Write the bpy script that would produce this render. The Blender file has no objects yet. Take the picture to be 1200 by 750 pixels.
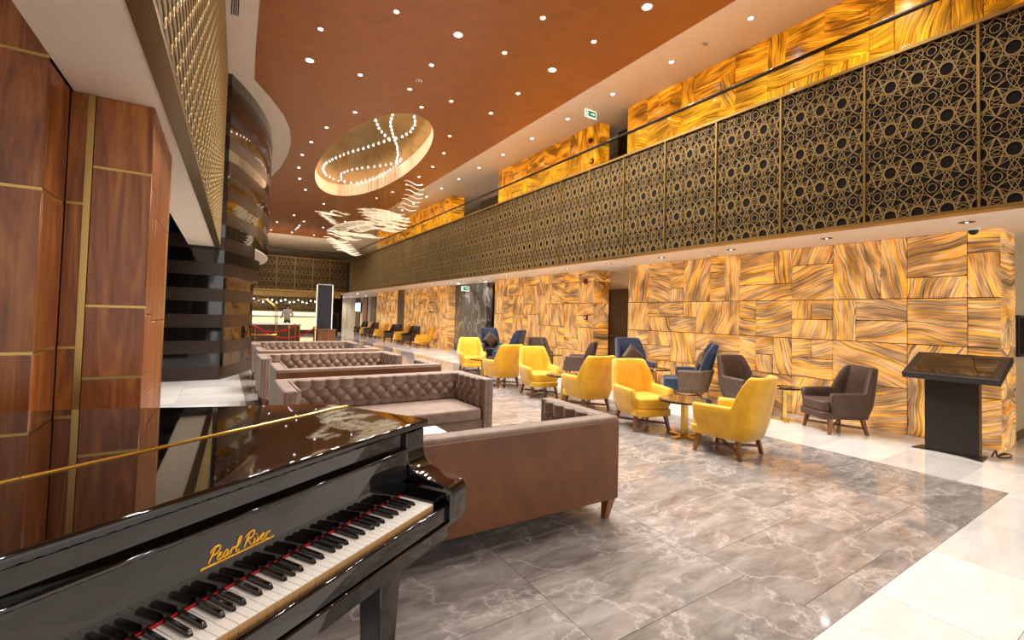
import bpy, bmesh, math, random
from mathutils import Vector, Matrix

scene = bpy.context.scene
col = scene.collection
PI = math.pi

# ------------------------------------------------------------------ camera
EYE = 1.45
yaw, pitch, roll = 0.567259, 0.03044, 0.025468
fwd = Vector((math.sin(yaw) * math.cos(pitch), math.cos(yaw) * math.cos(pitch), math.sin(pitch)))
r0 = Vector((math.cos(yaw), -math.sin(yaw), 0))
u0 = r0.cross(fwd)
right = r0 * math.cos(roll) + u0 * math.sin(roll)
up = -r0 * math.sin(roll) + u0 * math.cos(roll)
cam_data = bpy.data.cameras.new('camera')
cam = bpy.data.objects.new('camera', cam_data)
col.objects.link(cam)
M = Matrix((right, up, -fwd)).transposed().to_4x4()
M.translation = Vector((0, 0, EYE))
cam.matrix_world = M
cam_data.sensor_width = 36
cam_data.lens = 530.63 * 36 / 1200
cam_data.shift_y = -(375 - 354.12) / 1200
cam_data.clip_start = 0.02
cam_data.clip_end = 200
scene.camera = cam

# ------------------------------------------------------------------ world, view
scene.view_settings.view_transform = 'Standard'
scene.view_settings.look = 'None'
scene.view_settings.gamma = 1
scene.view_settings.use_curve_mapping = False
scene.view_settings.exposure = 0.45
world = bpy.data.worlds.new('world')
scene.world = world
world.use_nodes = True
bg = world.node_tree.nodes['Background']
bg.inputs[0].default_value = (1.0, 0.965, 0.91, 1)
bg.inputs[1].default_value = 1.1
scene.cycles.use_denoising = True
scene.cycles.max_bounces = 8
scene.cycles.diffuse_bounces = 4
scene.cycles.glossy_bounces = 5
scene.cycles.transmission_bounces = 6
scene.cycles.transparent_max_bounces = 12
scene.cycles.sample_clamp_indirect = 4
scene.cycles.caustics_reflective = False
scene.cycles.caustics_refractive = False
SPOT_W = 210.0      # each ceiling downlight
SOFFIT_W = 20.0     # each downlight under the balcony
WARM = (1.0, 0.935, 0.85)

# ------------------------------------------------------------------ mesh helpers
class MB:
    def __init__(s):
        s.v = []; s.f = []
    def face(s, pts):
        b = len(s.v); s.v += [tuple(p) for p in pts]; s.f.append(tuple(range(b, b + len(pts))))
    def box(s, x0, x1, y0, y1, z0, z1):
        b = len(s.v)
        s.v += [(x0,y0,z0),(x1,y0,z0),(x1,y1,z0),(x0,y1,z0),(x0,y0,z1),(x1,y0,z1),(x1,y1,z1),(x0,y1,z1)]
        s.f += [tuple(b+i for i in q) for q in ((0,3,2,1),(4,5,6,7),(0,1,5,4),(1,2,6,5),(2,3,7,6),(3,0,4,7))]
        return s
    def prism(s, poly, a0, a1, axis='z'):
        """extrude a 2D polygon along an axis (z: poly=(x,y); x: poly=(y,z); y: poly=(x,z))"""
        def P(p, a):
            return (p[0], p[1], a) if axis == 'z' else (a, p[0], p[1]) if axis == 'x' else (p[0], a, p[1])
        b = len(s.v); n = len(poly)
        s.v += [P(p, a0) for p in poly] + [P(p, a1) for p in poly]
        s.f.append(tuple(b + i for i in reversed(range(n))))
        s.f.append(tuple(b + n + i for i in range(n)))
        for i in range(n):
            j = (i + 1) % n
            s.f.append((b+i, b+j, b+n+j, b+n+i))
        return s
    def frustum(s, c0, s0, c1, s1):
        """tapered square post between two centres with half sizes (hx, hy)"""
        b = len(s.v)
        for c, h in ((c0, s0), (c1, s1)):
            for dx, dy in ((-1,-1),(1,-1),(1,1),(-1,1)):
                s.v.append((c[0]+dx*h[0], c[1]+dy*h[1], c[2]))
        s.f += [tuple(b+i for i in q) for q in ((0,3,2,1),(4,5,6,7),(0,1,5,4),(1,2,6,5),(2,3,7,6),(3,0,4,7))]
        return s
    def tube(s, pts, r, n=8, closed=False, radii=None):
        pts = [Vector(p) for p in pts]; m = len(pts); b = len(s.v); ref = None
        for i, p in enumerate(pts):
            if closed: t = pts[(i+1) % m] - pts[i-1]
            else: t = pts[min(i+1, m-1)] - pts[max(i-1, 0)]
            t.normalize()
            if ref is None:
                ref = Vector((0,0,1)) if abs(t.z) < .9 else Vector((1,0,0))
            a = (ref - t * ref.dot(t)).normalized(); c = t.cross(a); ref = a
            rr = radii[i] if radii else r
            for k in range(n):
                an = 2*PI*k/n
                s.v.append(tuple(p + a*(rr*math.cos(an)) + c*(rr*math.sin(an))))
        for i in range(m if closed else m-1):
            i2 = (i+1) % m
            for k in range(n):
                k2 = (k+1) % n
                s.f.append((b+i*n+k, b+i*n+k2, b+i2*n+k2, b+i2*n+k))
        if not closed:
            s.f.append(tuple(b+k for k in reversed(range(n))))
            s.f.append(tuple(b+(m-1)*n+k for k in range(n)))
        return s
    def lathe(s, prof, n=24, c=(0,0,0)):
        """prof: list of (r, z); closed with caps when r is 0"""
        b = len(s.v); m = len(prof)
        for r, z in prof:
            for k in range(n):
                an = 2*PI*k/n
                s.v.append((c[0]+r*math.cos(an), c[1]+r*math.sin(an), c[2]+z))
        for i in range(m-1):
            for k in range(n):
                k2 = (k+1) % n
                s.f.append((b+i*n+k, b+i*n+k2, b+(i+1)*n+k2, b+(i+1)*n+k))
        s.f.append(tuple(b+k for k in reversed(range(n))))
        s.f.append(tuple(b+(m-1)*n+k for k in range(n)))
        return s
    def grid(s, rows, closed_u=False):
        """rows: list of equal-length point lists"""
        b = len(s.v); m = len(rows); n = len(rows[0])
        for r in rows: s.v += [tuple(p) for p in r]
        for i in range(m-1):
            for k in range(n if closed_u else n-1):
                k2 = (k+1) % n
                s.f.append((b+i*n+k, b+i*n+k2, b+(i+1)*n+k2, b+(i+1)*n+k))
        return s
    def mesh(s, name, m, smooth=False, bevel=0, seg=2, weld=False, angle=None):
        me = bpy.data.meshes.new(name)
        me.from_pydata(s.v, [], s.f)
        bm = bmesh.new(); bm.from_mesh(me)
        if weld: bmesh.ops.remove_doubles(bm, verts=bm.verts, dist=1e-5)
        if bevel:
            es = [e for e in bm.edges if len(e.link_faces) == 2 and e.calc_face_angle(0) > .5]
            bmesh.ops.bevel(bm, geom=es, offset=bevel, segments=seg, profile=.5, affect='EDGES', clamp_overlap=True)
        bmesh.ops.recalc_face_normals(bm, faces=bm.faces)
        bm.to_mesh(me); bm.free()
        if smooth or bevel:
            for p in me.polygons: p.use_smooth = True
            if bevel and seg > 1:
                vn = [Vector((0, 0, 0)) for _ in me.vertices]
                for p in me.polygons:
                    for v in p.vertices: vn[v] += p.normal*p.area
                me.normals_split_custom_set_from_vertices([tuple(n.normalized()) for n in vn])
            elif bevel or angle:
                me.set_sharp_from_angle(angle=angle or math.radians(40))
        me.materials.append(m)
        return me
    def build(s, name, m, parent=None, loc=None, **kw):
        return link(name, s.mesh(name, m, **kw), parent, loc)

def link(name, me, parent=None, loc=None, rot=None, scale=None):
    o = bpy.data.objects.new(name, me)
    col.objects.link(o)
    if parent is not None: o.parent = parent
    if loc is not None: o.location = loc
    if rot is not None: o.rotation_euler = rot
    if scale is not None: o.scale = scale
    return o

def tag(o, label=None, cat=None, group=None, kind=None):
    if label: o['label'] = label
    if cat: o['category'] = cat
    if group: o['group'] = group
    if kind: o['kind'] = kind
    return o

def thing(name, label, cat, loc=(0,0,0), rotz=0, group=None):
    o = bpy.data.objects.new(name, None); col.objects.link(o)
    o.empty_display_size = .1
    o.location = loc; o.rotation_euler = (0,0,rotz)
    return tag(o, label, cat, group)

def struct(name, mb, m, label=None, **kw):
    o = mb.build(name, m, **kw); o['kind'] = 'structure'
    if label: o['label'] = label
    return o

def copy_tree(o, parent=None):
    c = o.copy(); col.objects.link(c); c.parent = parent
    for ch in list(o.children): copy_tree(ch, c)
    return c

def catmull(pts, n=6, closed=False):
    pts = [Vector(p) for p in pts]; out = []; m = len(pts)
    rng = range(m) if closed else range(m-1)
    for i in rng:
        p1, p2 = pts[i], pts[(i+1) % m]
        p0 = pts[i-1] if (closed or i > 0) else p1 - (p2-p1)
        p3 = pts[(i+2) % m] if (closed or i+2 < m) else p2 + (p2-p1)
        for k in range(n):
            t = k/n
            out.append(.5*((2*p1)+(p2-p0)*t+(2*p0-5*p1+4*p2-p3)*t*t+(3*p1-p0-3*p2+p3)*t*t*t))
    if not closed: out.append(pts[-1])
    return out

def resample(pts, step):
    pts = [Vector(p) for p in pts]; out = [pts[0]]; acc = 0
    for a, b in zip(pts, pts[1:]):
        L = (b-a).length; t = step-acc
        while t <= L:
            out.append(a+(b-a)*(t/L)); t += step
        acc = L-(t-step)
    return out

def along(pts, n):
    pts = [Vector(p) for p in pts]; L = [0]
    for a, b in zip(pts, pts[1:]): L.append(L[-1]+(b-a).length)
    out = []
    for i in range(n):
        s = L[-1]*(i+.5)/n
        for a, b, l0, l1 in zip(pts, pts[1:], L, L[1:]):
            if l0 <= s <= l1:
                out.append(a+(b-a)*((s-l0)/(l1-l0))); break
    return out

# ------------------------------------------------------------------ materials
def lin(h):
    h = h.lstrip('#'); c = [int(h[i:i+2], 16)/255 for i in (0,2,4)]
    return tuple(x/12.92 if x <= .04045 else ((x+.055)/1.055)**2.4 for x in c) + (1,)

class N:
    """small node-tree helper"""
    def __init__(s, name):
        s.m = bpy.data.materials.new(name); s.m.use_nodes = True
        s.t = s.m.node_tree; s.b = s.t.nodes['Principled BSDF']
    def node(s, typ, **kw):
        n = s.t.nodes.new(typ)
        for k, v in kw.items(): setattr(n, k, v)
        return n
    def link(s, a, b): s.t.links.new(a, b)
    def setv(s, node, **kw):
        for k, v in kw.items():
            i = node.inputs[k.replace('_', ' ')] if k.replace('_', ' ') in node.inputs else node.inputs[k]
            if hasattr(v, 'is_linked'): s.link(v, i)
            else: i.default_value = v
    def coords(s, kind='Object'):
        return s.node('ShaderNodeTexCoord').outputs[kind]
    def mapping(s, vec, scale=(1,1,1), loc=(0,0,0), rot=(0,0,0)):
        n = s.node('ShaderNodeMapping'); s.link(vec, n.inputs[0])
        n.inputs['Scale'].default_value = scale; n.inputs['Location'].default_value = loc; n.inputs['Rotation'].default_value = rot
        return n.outputs[0]
    def noise(s, vec, scale=5, detail=4, rough=.5, dist=0):
        n = s.node('ShaderNodeTexNoise'); s.link(vec, n.inputs['Vector'])
        n.inputs['Scale'].default_value = scale; n.inputs['Detail'].default_value = detail
        n.inputs['Roughness'].default_value = rough; n.inputs['Distortion'].default_value = dist
        return n.outputs[0]
    def ramp(s, fac, stops, interp='LINEAR'):
        n = s.node('ShaderNodeValToRGB'); s.link(fac, n.inputs[0]); e = n.color_ramp.elements
        n.color_ramp.interpolation = interp
        while len(e) < len(stops): e.new(.5)
        for x, (p, c) in zip(e, stops):
            x.position = p; x.color = lin(c) if isinstance(c, str) else (c, c, c, 1)
        return n.outputs[0]
    def math(s, op, a, b=0.0, clamp=False):
        n = s.node('ShaderNodeMath', operation=op, use_clamp=clamp)
        for i, v in enumerate((a, b)):
            if hasattr(v, 'is_linked'): s.link(v, n.inputs[i])
            else: n.inputs[i].default_value = v
        return n.outputs[0]
    def mix(s, fac, a, b, blend='MIX'):
        n = s.node('ShaderNodeMix', data_type='RGBA', blend_type=blend)
        for i, v in zip((0, 6, 7), (fac, a, b)):
            if hasattr(v, 'is_linked'): s.link(v, n.inputs[i])
            else: n.inputs[i].default_value = v
        return n.outputs[2]
    def bump(s, h, strength=.2, dist=.01):
        n = s.node('ShaderNodeBump'); s.link(h, n.inputs['Height'])
        n.inputs['Strength'].default_value = strength; n.inputs['Distance'].default_value = dist
        s.link(n.outputs[0], s.b.inputs['Normal'])
    def offset_coords(s, amount=40):
        """object coordinates shifted by a random amount for each object"""
        oi = s.node('ShaderNodeObjectInfo')
        c = s.node('ShaderNodeCombineXYZ')
        for i, k in enumerate((1.0, 1.7, 2.3)):
            s.link(s.math('MULTIPLY', oi.outputs['Random'], amount*k), c.inputs[i])
        a = s.node('ShaderNodeVectorMath', operation='ADD')
        s.link(s.coords(), a.inputs[0]); s.link(c.outputs[0], a.inputs[1])
        return a.outputs[0], oi.outputs['Random']

def plain(name, c, rough=.5, metal=0, coat=0, spec=.5, emis=None, estr=0):
    n = N(name); b = n.b
    b.inputs['Base Color'].default_value = lin(c); b.inputs['Roughness'].default_value = rough
    b.inputs['Metallic'].default_value = metal; b.inputs['Coat Weight'].default_value = coat
    b.inputs['Coat Roughness'].default_value = .04
    b.inputs['Specular IOR Level'].default_value = spec
    if emis:
        b.inputs['Emission Color'].default_value = lin(emis); b.inputs['Emission Strength'].default_value = estr
    return n.m

def mottled(name, c0, c1, scale=4, rough=.5, metal=0, sheen=0, bump=0, bscale=60, coat=0, detail=5):
    n = N(name); co = n.coords()
    f = n.noise(co, scale, detail, .6)
    n.link(n.ramp(f, [(.3, c0), (.7, c1)]), n.b.inputs['Base Color'])
    n.b.inputs['Roughness'].default_value = rough; n.b.inputs['Metallic'].default_value = metal
    n.b.inputs['Sheen Weight'].default_value = sheen; n.b.inputs['Coat Weight'].default_value = coat
    if sheen: n.b.inputs['Sheen Roughness'].default_value = .4
    if bump: n.bump(n.noise(co, bscale, 3), bump, .004)
    return n.m

def onyx(name, vert, stops, estr, seed=0.0, amber='#ffe3a6'):
    """banded translucent stone lit from behind"""
    n = N(name); co, rnd = n.offset_coords(30)
    # tilt of the veins differs a little from slab to slab
    ang = n.math('MULTIPLY', n.math('SUBTRACT', rnd, .5), .75)
    if vert: ang = n.math('ADD', ang, PI/2)
    ro = n.node('ShaderNodeVectorRotate', rotation_type='X_AXIS')
    n.link(co, ro.inputs['Vector']); n.link(ang, ro.inputs['Angle'])
    low = n.noise(n.mapping(ro.outputs[0], (1.5, 1.5, 1.5), (seed, 0, 0)), 1.0, 1)
    sx = n.node('ShaderNodeSeparateXYZ'); n.link(ro.outputs[0], sx.inputs[0])
    v = n.math('ADD', sx.outputs[2], n.math('MULTIPLY', low, .22))
    fine = n.noise(n.mapping(ro.outputs[0], (9, 4, 9)), 1.0, 4, .6)
    v2 = n.math('ADD', v, n.math('MULTIPLY', fine, .03))
    cb = n.node('ShaderNodeCombineXYZ'); n.link(n.math('MULTIPLY', v2, 14.5), cb.inputs[0]); n.link(n.math('MULTIPLY', sx.outputs[1], .25), cb.inputs[1])
    band = n.noise(cb.outputs[0], 1.5, 3, .7)
    c = n.ramp(band, stops)
    cb2 = n.node('ShaderNodeCombineXYZ'); n.link(n.math('MULTIPLY', v2, 30.0), cb2.inputs[0]); n.link(n.math('MULTIPLY', sx.outputs[1], .5), cb2.inputs[1])
    thin = n.ramp(n.noise(cb2.outputs[0], 1.4, 2, .6), [(.37, .34), (.47, 1.0)])
    m = n.node('ShaderNodeMix', data_type='RGBA', blend_type='MULTIPLY'); m.inputs[0].default_value = .9
    n.link(c, m.inputs[6]); n.link(thin, m.inputs[7]); c = m.outputs[2]
    glow = n.noise(n.mapping(ro.outputs[0], (1, 1.3, 4.0), (7, 3, seed)), 1.6, 2)
    e = n.math('MULTIPLY', n.ramp(glow, [(.38, .08), (.64, 1.0)]), estr)
    am = n.node('ShaderNodeMix', data_type='RGBA', blend_type='MULTIPLY'); am.inputs[0].default_value = 1
    n.link(c, am.inputs[6]); am.inputs[7].default_value = lin(amber)
    n.link(c, n.b.inputs['Base Color']); n.link(am.outputs[2], n.b.inputs['Emission Color']); n.link(e, n.b.inputs['Emission Strength'])
    n.b.inputs['Roughness'].default_value = .2
    return n.m

LOW_ONYX = [(.26, '#5e4330'), (.34, '#b48c66'), (.40, '#e0bd93'), (.45, '#8e7360'), (.50, '#d9b48c'), (.55, '#d08a34'), (.60, '#f4bb4a'), (.67, '#ab9180'), (.76, '#6e4d38')]
HIGH_ONYX = [(.26, '#6a3a0c'), (.34, '#c87c1c'), (.40, '#f2a822'), (.45, '#94591a'), (.50, '#f5b42a'), (.55, '#e08a0c'), (.60, '#ffcc40'), (.67, '#b87a22'), (.76, '#6e3f12')]

def walnut(name, c0='#4e280f', c1='#8f4f1f', c2='#b67333', rough=.36, axis=2):
    n = N(name); co, rnd = n.offset_coords(20)
    sc = [9, 9, 9]; sc[axis] = .9
    mp = n.mapping(co, tuple(sc))
    f = n.noise(mp, .8, 5, .6, 2.2)
    f2 = n.noise(n.mapping(co, tuple(x*6 for x in sc)), 1.0, 3, .7)
    c = n.ramp(n.math('ADD', n.math('MULTIPLY', f, .82), n.math('MULTIPLY', f2, .18)), [(.3, c0), (.5, c1), (.68, c2)])
    n.link(c, n.b.inputs['Base Color']); n.b.inputs['Roughness'].default_value = rough
    n.b.inputs['Coat Weight'].default_value = .1; n.b.inputs['Coat Roughness'].default_value = .2
    return n.m

def marble(name, lo, hi, vein, rough, vscale=1.0, vs=.5):
    n = N(name); co, rnd = n.offset_coords(25)
    st = n.mapping(co, (1.0*vscale, 2.9*vscale, 1), rot=(0, 0, .45))
    cloud = n.noise(st, 2.1, 10, .68, .35)
    base = n.ramp(cloud, [(.28, lo), (.72, hi)])
    tint = n.math('ADD', .80, n.math('MULTIPLY', rnd, .28))
    n2 = n.node('ShaderNodeMix', data_type='RGBA', blend_type='MULTIPLY'); n2.inputs[0].default_value = 1
    n.link(base, n2.inputs[6]); n.link(tint, n2.inputs[7])
    w = n.noise(n.mapping(co, (1.2*vscale, 1.2*vscale, 1), (3, 1, 0)), 1.0, 7, .62, .3)
    v = n.math('ABSOLUTE', n.math('SUBTRACT', w, .5))
    vein_f = n.ramp(v, [(0.0, vs), (.010, vs*.25), (.03, 0.0)])
    c = n.mix(vein_f, n2.outputs[2], lin(vein))
    n.link(c, n.b.inputs['Base Color'])
    n.b.inputs['Roughness'].default_value = rough
    n.b.inputs['Specular IOR Level'].default_value = .85
    return n.m

MAT = {}
MAT['onyx_h'] = onyx('onyx_low_horizontal', False, LOW_ONYX, .92)
MAT['onyx_v'] = onyx('onyx_low_vertical', True, LOW_ONYX, .92, 3)
MAT['onyx_uh'] = onyx('onyx_high_horizontal', False, HIGH_ONYX, .95, 5)
MAT['onyx_uv'] = onyx('onyx_high_vertical', True, HIGH_ONYX, .95, 9)
MAT['joint'] = plain('joint_dark', '#4a3420', .7)
MAT['cream'] = mottled('cream_plaster', '#f1e1cd', '#f4e6d4', 1.5, .75)
MAT['brown_ceiling'] = mottled('brown_stucco', '#a2602c', '#b06d36', 3.0, .42, bump=.15, bscale=25, detail=8)
MAT['gold'] = plain('brushed_gold', '#b9975a', .32, .9)
MAT['lattice'] = plain('lattice_gold', '#b3955f', .42, .65)
MAT['brass'] = plain('polished_brass', '#dcb660', .2, 1.0)
MAT['bronze'] = plain('bronze_trim', '#7d663f', .35, .8)
MAT['screen_back'] = plain('screen_backing', '#140d0a', .7, spec=.15)
MAT['grey_marble'] = marble('grey_marble', '#69625f', '#b7b1ad', '#e2dbd5', .07, 1.3, .42)
MAT['white_marble'] = marble('white_marble', '#d3d0cd', '#ebe9e8', '#bab4ae', .08, .8, .2)
MAT['grout'] = plain('grout', '#8f867e', .6)
MAT['dark_marble'] = marble('dark_marble', '#4a433d', '#786e65', '#c9c0b6', .2, 1.4, .7)
MAT['walnut'] = walnut('walnut_veneer')
MAT['walnut_far'] = walnut('walnut_far', '#4a2a16', '#7a4824', '#94602f', .4)
MAT['lacquer'] = plain('black_lacquer', '#060505', .025, 0, .45, .7)
MAT['band_gloss'] = plain('black_gloss_band', '#0c0a09', .05, 0, .5, .7)
MAT['band_satin'] = plain('bronze_satin_band', '#33261f', .26, .35, 0, .6)
MAT['ring_metal'] = plain('champagne_metal', '#ab9668', .42, .8)
MAT['ring_back'] = mottled('panel_taupe', '#4e4130', '#64543d', 5, .6, .2)
MAT['steel'] = plain('polished_steel', '#b9b2a8', .18, 1)
MAT['dark_steel'] = plain('dark_steel', '#3b332d', .25, .8)
MAT['black'] = plain('black_satin', '#15120f', .4)
MAT['white'] = plain('white_paint', '#efe9e0', .5)
MAT['led'] = plain('led_white', '#ffffff', .4, emis='#f4f4ff', estr=14)
MAT['led_dot'] = plain('led_dot', '#ffffff', .4, emis='#f6f4ff', estr=6)
MAT['cove'] = plain('cove_light', '#ffe2c0', .5, emis='#ffcf9c', estr=.75)
MAT['gold_leaf'] = mottled('gold_leaf', '#a8894e', '#c6a869', 1.4, .25, .7, detail=4)
gl = N('railing_glass')
_tr = gl.node('ShaderNodeBsdfTransparent'); _tr.inputs[0].default_value = (.93, .96, .95, 1)
_gs = gl.node('ShaderNodeBsdfGlossy'); _gs.inputs['Roughness'].default_value = 0
_fr = gl.node('ShaderNodeFresnel'); _fr.inputs[0].default_value = 1.2
_mx = gl.node('ShaderNodeMixShader')
_ge = gl.node('ShaderNodeNewGeometry')      # only the entering face reflects
gl.link(gl.math('MULTIPLY', _fr.outputs[0], gl.math('SUBTRACT', 1.0, _ge.outputs['Backfacing'])), _mx.inputs[0]); gl.link(_tr.outputs[0], _mx.inputs[1]); gl.link(_gs.outputs[0], _mx.inputs[2])
gl.link(_mx.outputs[0], gl.t.nodes['Material Output'].inputs['Surface'])
MAT['glass'] = gl.m

# ================================================================== THE SETTING
rng = random.Random(11)
SOF = 2.65          # soffit under the balcony
FX = 6.48           # balcony fascia plane
FT = 4.62           # fascia top
ZC = 6.35           # hall ceiling
XO = 7.75           # onyx wall plane
U = 0.2935          # stone module

# ---- floor: slab, stone tiles as pieces
floor = struct('floor', MB().box(-6, 14, -6, 48, -.30, -.014), MAT['grout'])
_tiles = {}
def tile(parent, name, m, x0, x1, y0, y1, g=.0014, t=.013):
    w, d = round(x1-x0, 4), round(y1-y0, 4)
    key = (m, w, d)
    if key not in _tiles:
        _tiles[key] = MB().box(-w/2+g, w/2-g, -d/2+g, d/2-g, -t, 0).mesh(name, MAT[m])
    return link(name, _tiles[key], parent, ((x0+x1)/2, (y0+y1)/2, 0))
TW, TD = 1.11, .565
gx0, gx1, gy0 = 5.9-5*TW, 5.9, 1.03
offs = [.30, .11, .42, .23, 0.0]
for c in range(5):
    x0 = gx0 + c*TW; y = gy0
    first = TD - offs[c] if offs[c] else TD
    for i in range(57):
        d = first if i == 0 else TD
        tile(floor, 'grey_tile', 'grey_marble', x0, x0+TW, y, y+d); y += d
# white border: strip along the stone wall, apron before the grey field, left aisle
for c in range(2):
    y = gy0 - .9 + .3*c
    for i in range(54):
        tile(floor, 'white_tile', 'white_marble', 5.9+c*.925, 5.9+(c+1)*.925, y, y+.62); y += .62
    tile(floor, 'white_tile', 'white_marble', 5.9+c*.925, 5.9+(c+1)*.925, gy0-.9-.6, gy0-.9+.3*c)
for r in range(3):
    x = gx0 - .35*r
    y1 = gy0 - .5*r
    while x < 5.9-1e-6:
        x1 = min(x+.9, 5.9)
        tile(floor, 'white_tile', 'white_marble', x, x1, y1-.5, y1); x = x1
for c in range(3):
    for i in range(22):
        y = 1.03 + i*.6 + (.3 if c % 2 else 0)
        tile(floor, 'white_tile', 'white_marble', gx0-(c+1)*.9, gx0-c*.9, y, y+.6)
fm = MB()
for (x0, x1, y0, y1) in ((-6, gx0, -6, 1.03), (gx0, 5.9, -6, gy0-1.5), (5.9, 7.75, -6, gy0-1.5), (-6, gx0-2.7, 1.03, 48), (gx0-2.7, gx0, 14.23, 48),
                         (gx0, 5.9, 32.8, 48), (5.9, 7.75, 33.61, 48), (7.75, 14, -6, 48)):
    fm.box(x0, x1, y0, y1, -.0139, -.0005)
fm.build('plain_paving', MAT['white_marble'], floor)

# ---- ceilings
def poly_with_hole(name, outer, hole, z, m, label=None):
    bm = bmesh.new()
    for loop in (outer, hole):
        if not loop: continue
        vs = [bm.verts.new((x, y, z)) for x, y in loop]
        for a, b in zip(vs, vs[1:]+vs[:1]): bm.edges.new((a, b))
    bmesh.ops.triangle_fill(bm, use_beauty=True, use_dissolve=False, edges=bm.edges[:])
    g = bmesh.ops.extrude_face_region(bm, geom=bm.faces[:])
    bmesh.ops.translate(bm, vec=(0, 0, .06), verts=[v for v in g['geom'] if isinstance(v, bmesh.types.BMVert)])
    bmesh.ops.recalc_face_normals(bm, faces=bm.faces)
    me = bpy.data.meshes.new(name); bm.to_mesh(me); bm.free(); me.materials.append(m)
    o = link(name, me); o['kind'] = 'structure'
    if label: o['label'] = label
    return o
OC, OA, OB = (3.83, 15.3), 1.39, 4.7
ell = [(OC[0]+OA*math.cos(2*PI*k/72), OC[1]+OB*math.sin(2*PI*k/72)) for k in range(72)]
left_edge = [(.30, -6), (.31, 8.1), (.34, 9.8), (.38, 11.03), (.74, 11.75), (1.11, 12.63), (1.34, 13.5), (1.48, 14.5), (1.54, 15.65), (1.5, 17.2), (1.3, 19), (.9, 20.8), (.3, 22.5), (-.5, 24), (-.5, 32.4)]
BX = 6.40
ceil = poly_with_hole('ceiling', left_edge + [(BX, 32.4), (BX, -6)], ell, ZC-.012, MAT['brown_ceiling'], 'brown stucco hall ceiling with an oval recess')
cb = MB()
cb.prism([(-6, -6)] + left_edge + [(-.5, 48), (-6, 48)], ZC, ZC+.06)
cb.box(BX, 14, -6, 48, ZC, ZC+.06)
cb.box(-.5, BX, 32.4, 48, ZC, ZC+.06)
border = struct('ceiling_border', cb, MAT['cream'], 'cream plaster ceiling border around the brown field')
# oval recess: glowing cove wall, gilded top with small bulbs
rows = []
for z, k in ((ZC-.012, 1.0), (ZC+.10, .985), (ZC+.30, .985), (ZC+.52, 1.04)):
    rows.append([(OC[0]+(OA*k)*math.cos(2*PI*i/72), OC[1]+(OB*k)*math.sin(2*PI*i/72), z) for i in range(72)])
oval = thing('oval_ceiling_light', 'glowing oval ceiling recess with gilded top and winding lines of bulbs', 'ceiling light', (0, 0, 0))
MB().grid(rows, True).build('cove_band', MAT['cove'], oval, smooth=True)
tm = MB(); tm.prism([(OC[0]+OA*1.06*math.cos(2*PI*i/72), OC[1]+OB*1.06*math.sin(2*PI*i/72)) for i in range(72)], ZC+.52, ZC+.56)
tm.build('gilded_top', MAT['gold_leaf'], oval)
LEDS = [[(3.7, 12.12), (3.83, 12.74), (4.23, 13.68), (4.57, 14.36), (4.87, 15.17), (5.04, 15.91), (4.93, 16.23), (4.6, 16.79), (4.16, 17.35), (3.82, 18.04), (3.7, 18.61), (3.88, 19.33), (4.2, 19.75)],
 [(4.24, 11.91), (4.43, 12.31), (4.51, 12.94), (4.43, 13.53), (4.2, 13.92), (3.96, 14.56), (3.7, 15.24), (3.37, 16.01), (3.1, 16.91), (2.95, 17.7), (3.0, 18.4), (3.25, 19.1), (3.7, 19.6), (4.2, 19.7), (4.55, 19.4), (4.80, 18.8), (4.98, 18.1), (5.10, 17.2), (5.15, 16.38), (5.12, 15.67), (5.01, 15.21)],
 [(3.42, 12.77), (3.66, 13.26), (3.89, 13.6), (4.23, 14.01)]]
bulb_me = MB().lathe([(.0, -.045), (.026, -.036), (.036, -.012), (.026, .012), (0.0, .02)], 10).mesh('bulb', MAT['led_dot'], smooth=True)
for p in LEDS:
    for q in resample([(x, y, 0) for x, y in p], .27):
        link('bulb', bulb_me, oval, (q.x, q.y, ZC+.515), scale=(.75, .75, .75))

# ---- right: lower stone walls with tiles
def slab_mesh(cache={}, t=.03, g=.0055):
    def get(w, h, m):
        k = (round(w, 3), round(h, 3), m)
        if k not in cache:
            cache[k] = MB().box(-t, 0, -w/2+g, w/2-g, -h/2+g, h/2-g).mesh('onyx_tile', MAT[m], bevel=.003, seg=1)
        return cache[k]
    return get
slab = slab_mesh()
slab_y = {}
def slab_side(w, h, m, t=.03, g=.004):
    k = (round(w, 3), round(h, 3), m)
    if k not in slab_y:
        slab_y[k] = MB().box(-w/2+g, w/2-g, -t, 0, -h/2+g, h/2-g).mesh('onyx_tile', MAT[m], bevel=.003, seg=1)
    return slab_y[k]
SIZES = [(2,2),(2,2),(1,2),(2,1),(3,1),(1,3),(2,3),(3,2),(1,2),(2,1)]
def random_tiles(w, h, rg):
    used = [[False]*h for _ in range(w)]; out = []
    for j in range(h):
        for i in range(w):
            if used[i][j]: continue
            for (a, b) in rg.sample(SIZES, len(SIZES)) + [(1, 1)]:
                if i+a <= w and j+b <= h and not any(used[i+p][j+q] for p in range(a) for q in range(b)):
                    for p in range(a):
                        for q in range(b): used[i+p][j+q] = True
                    o = 'h' if a > b else 'v' if b > a else rg.choice('hv')
                    if rg.random() < .12: o = 'v' if o == 'h' else 'h'
                    out.append((i, i+a, j, j+b, o)); break
    return out
ZL = [0, .303, .606, .909, 1.21, 1.515, 1.82, 2.097, 2.373, 2.65]
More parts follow.
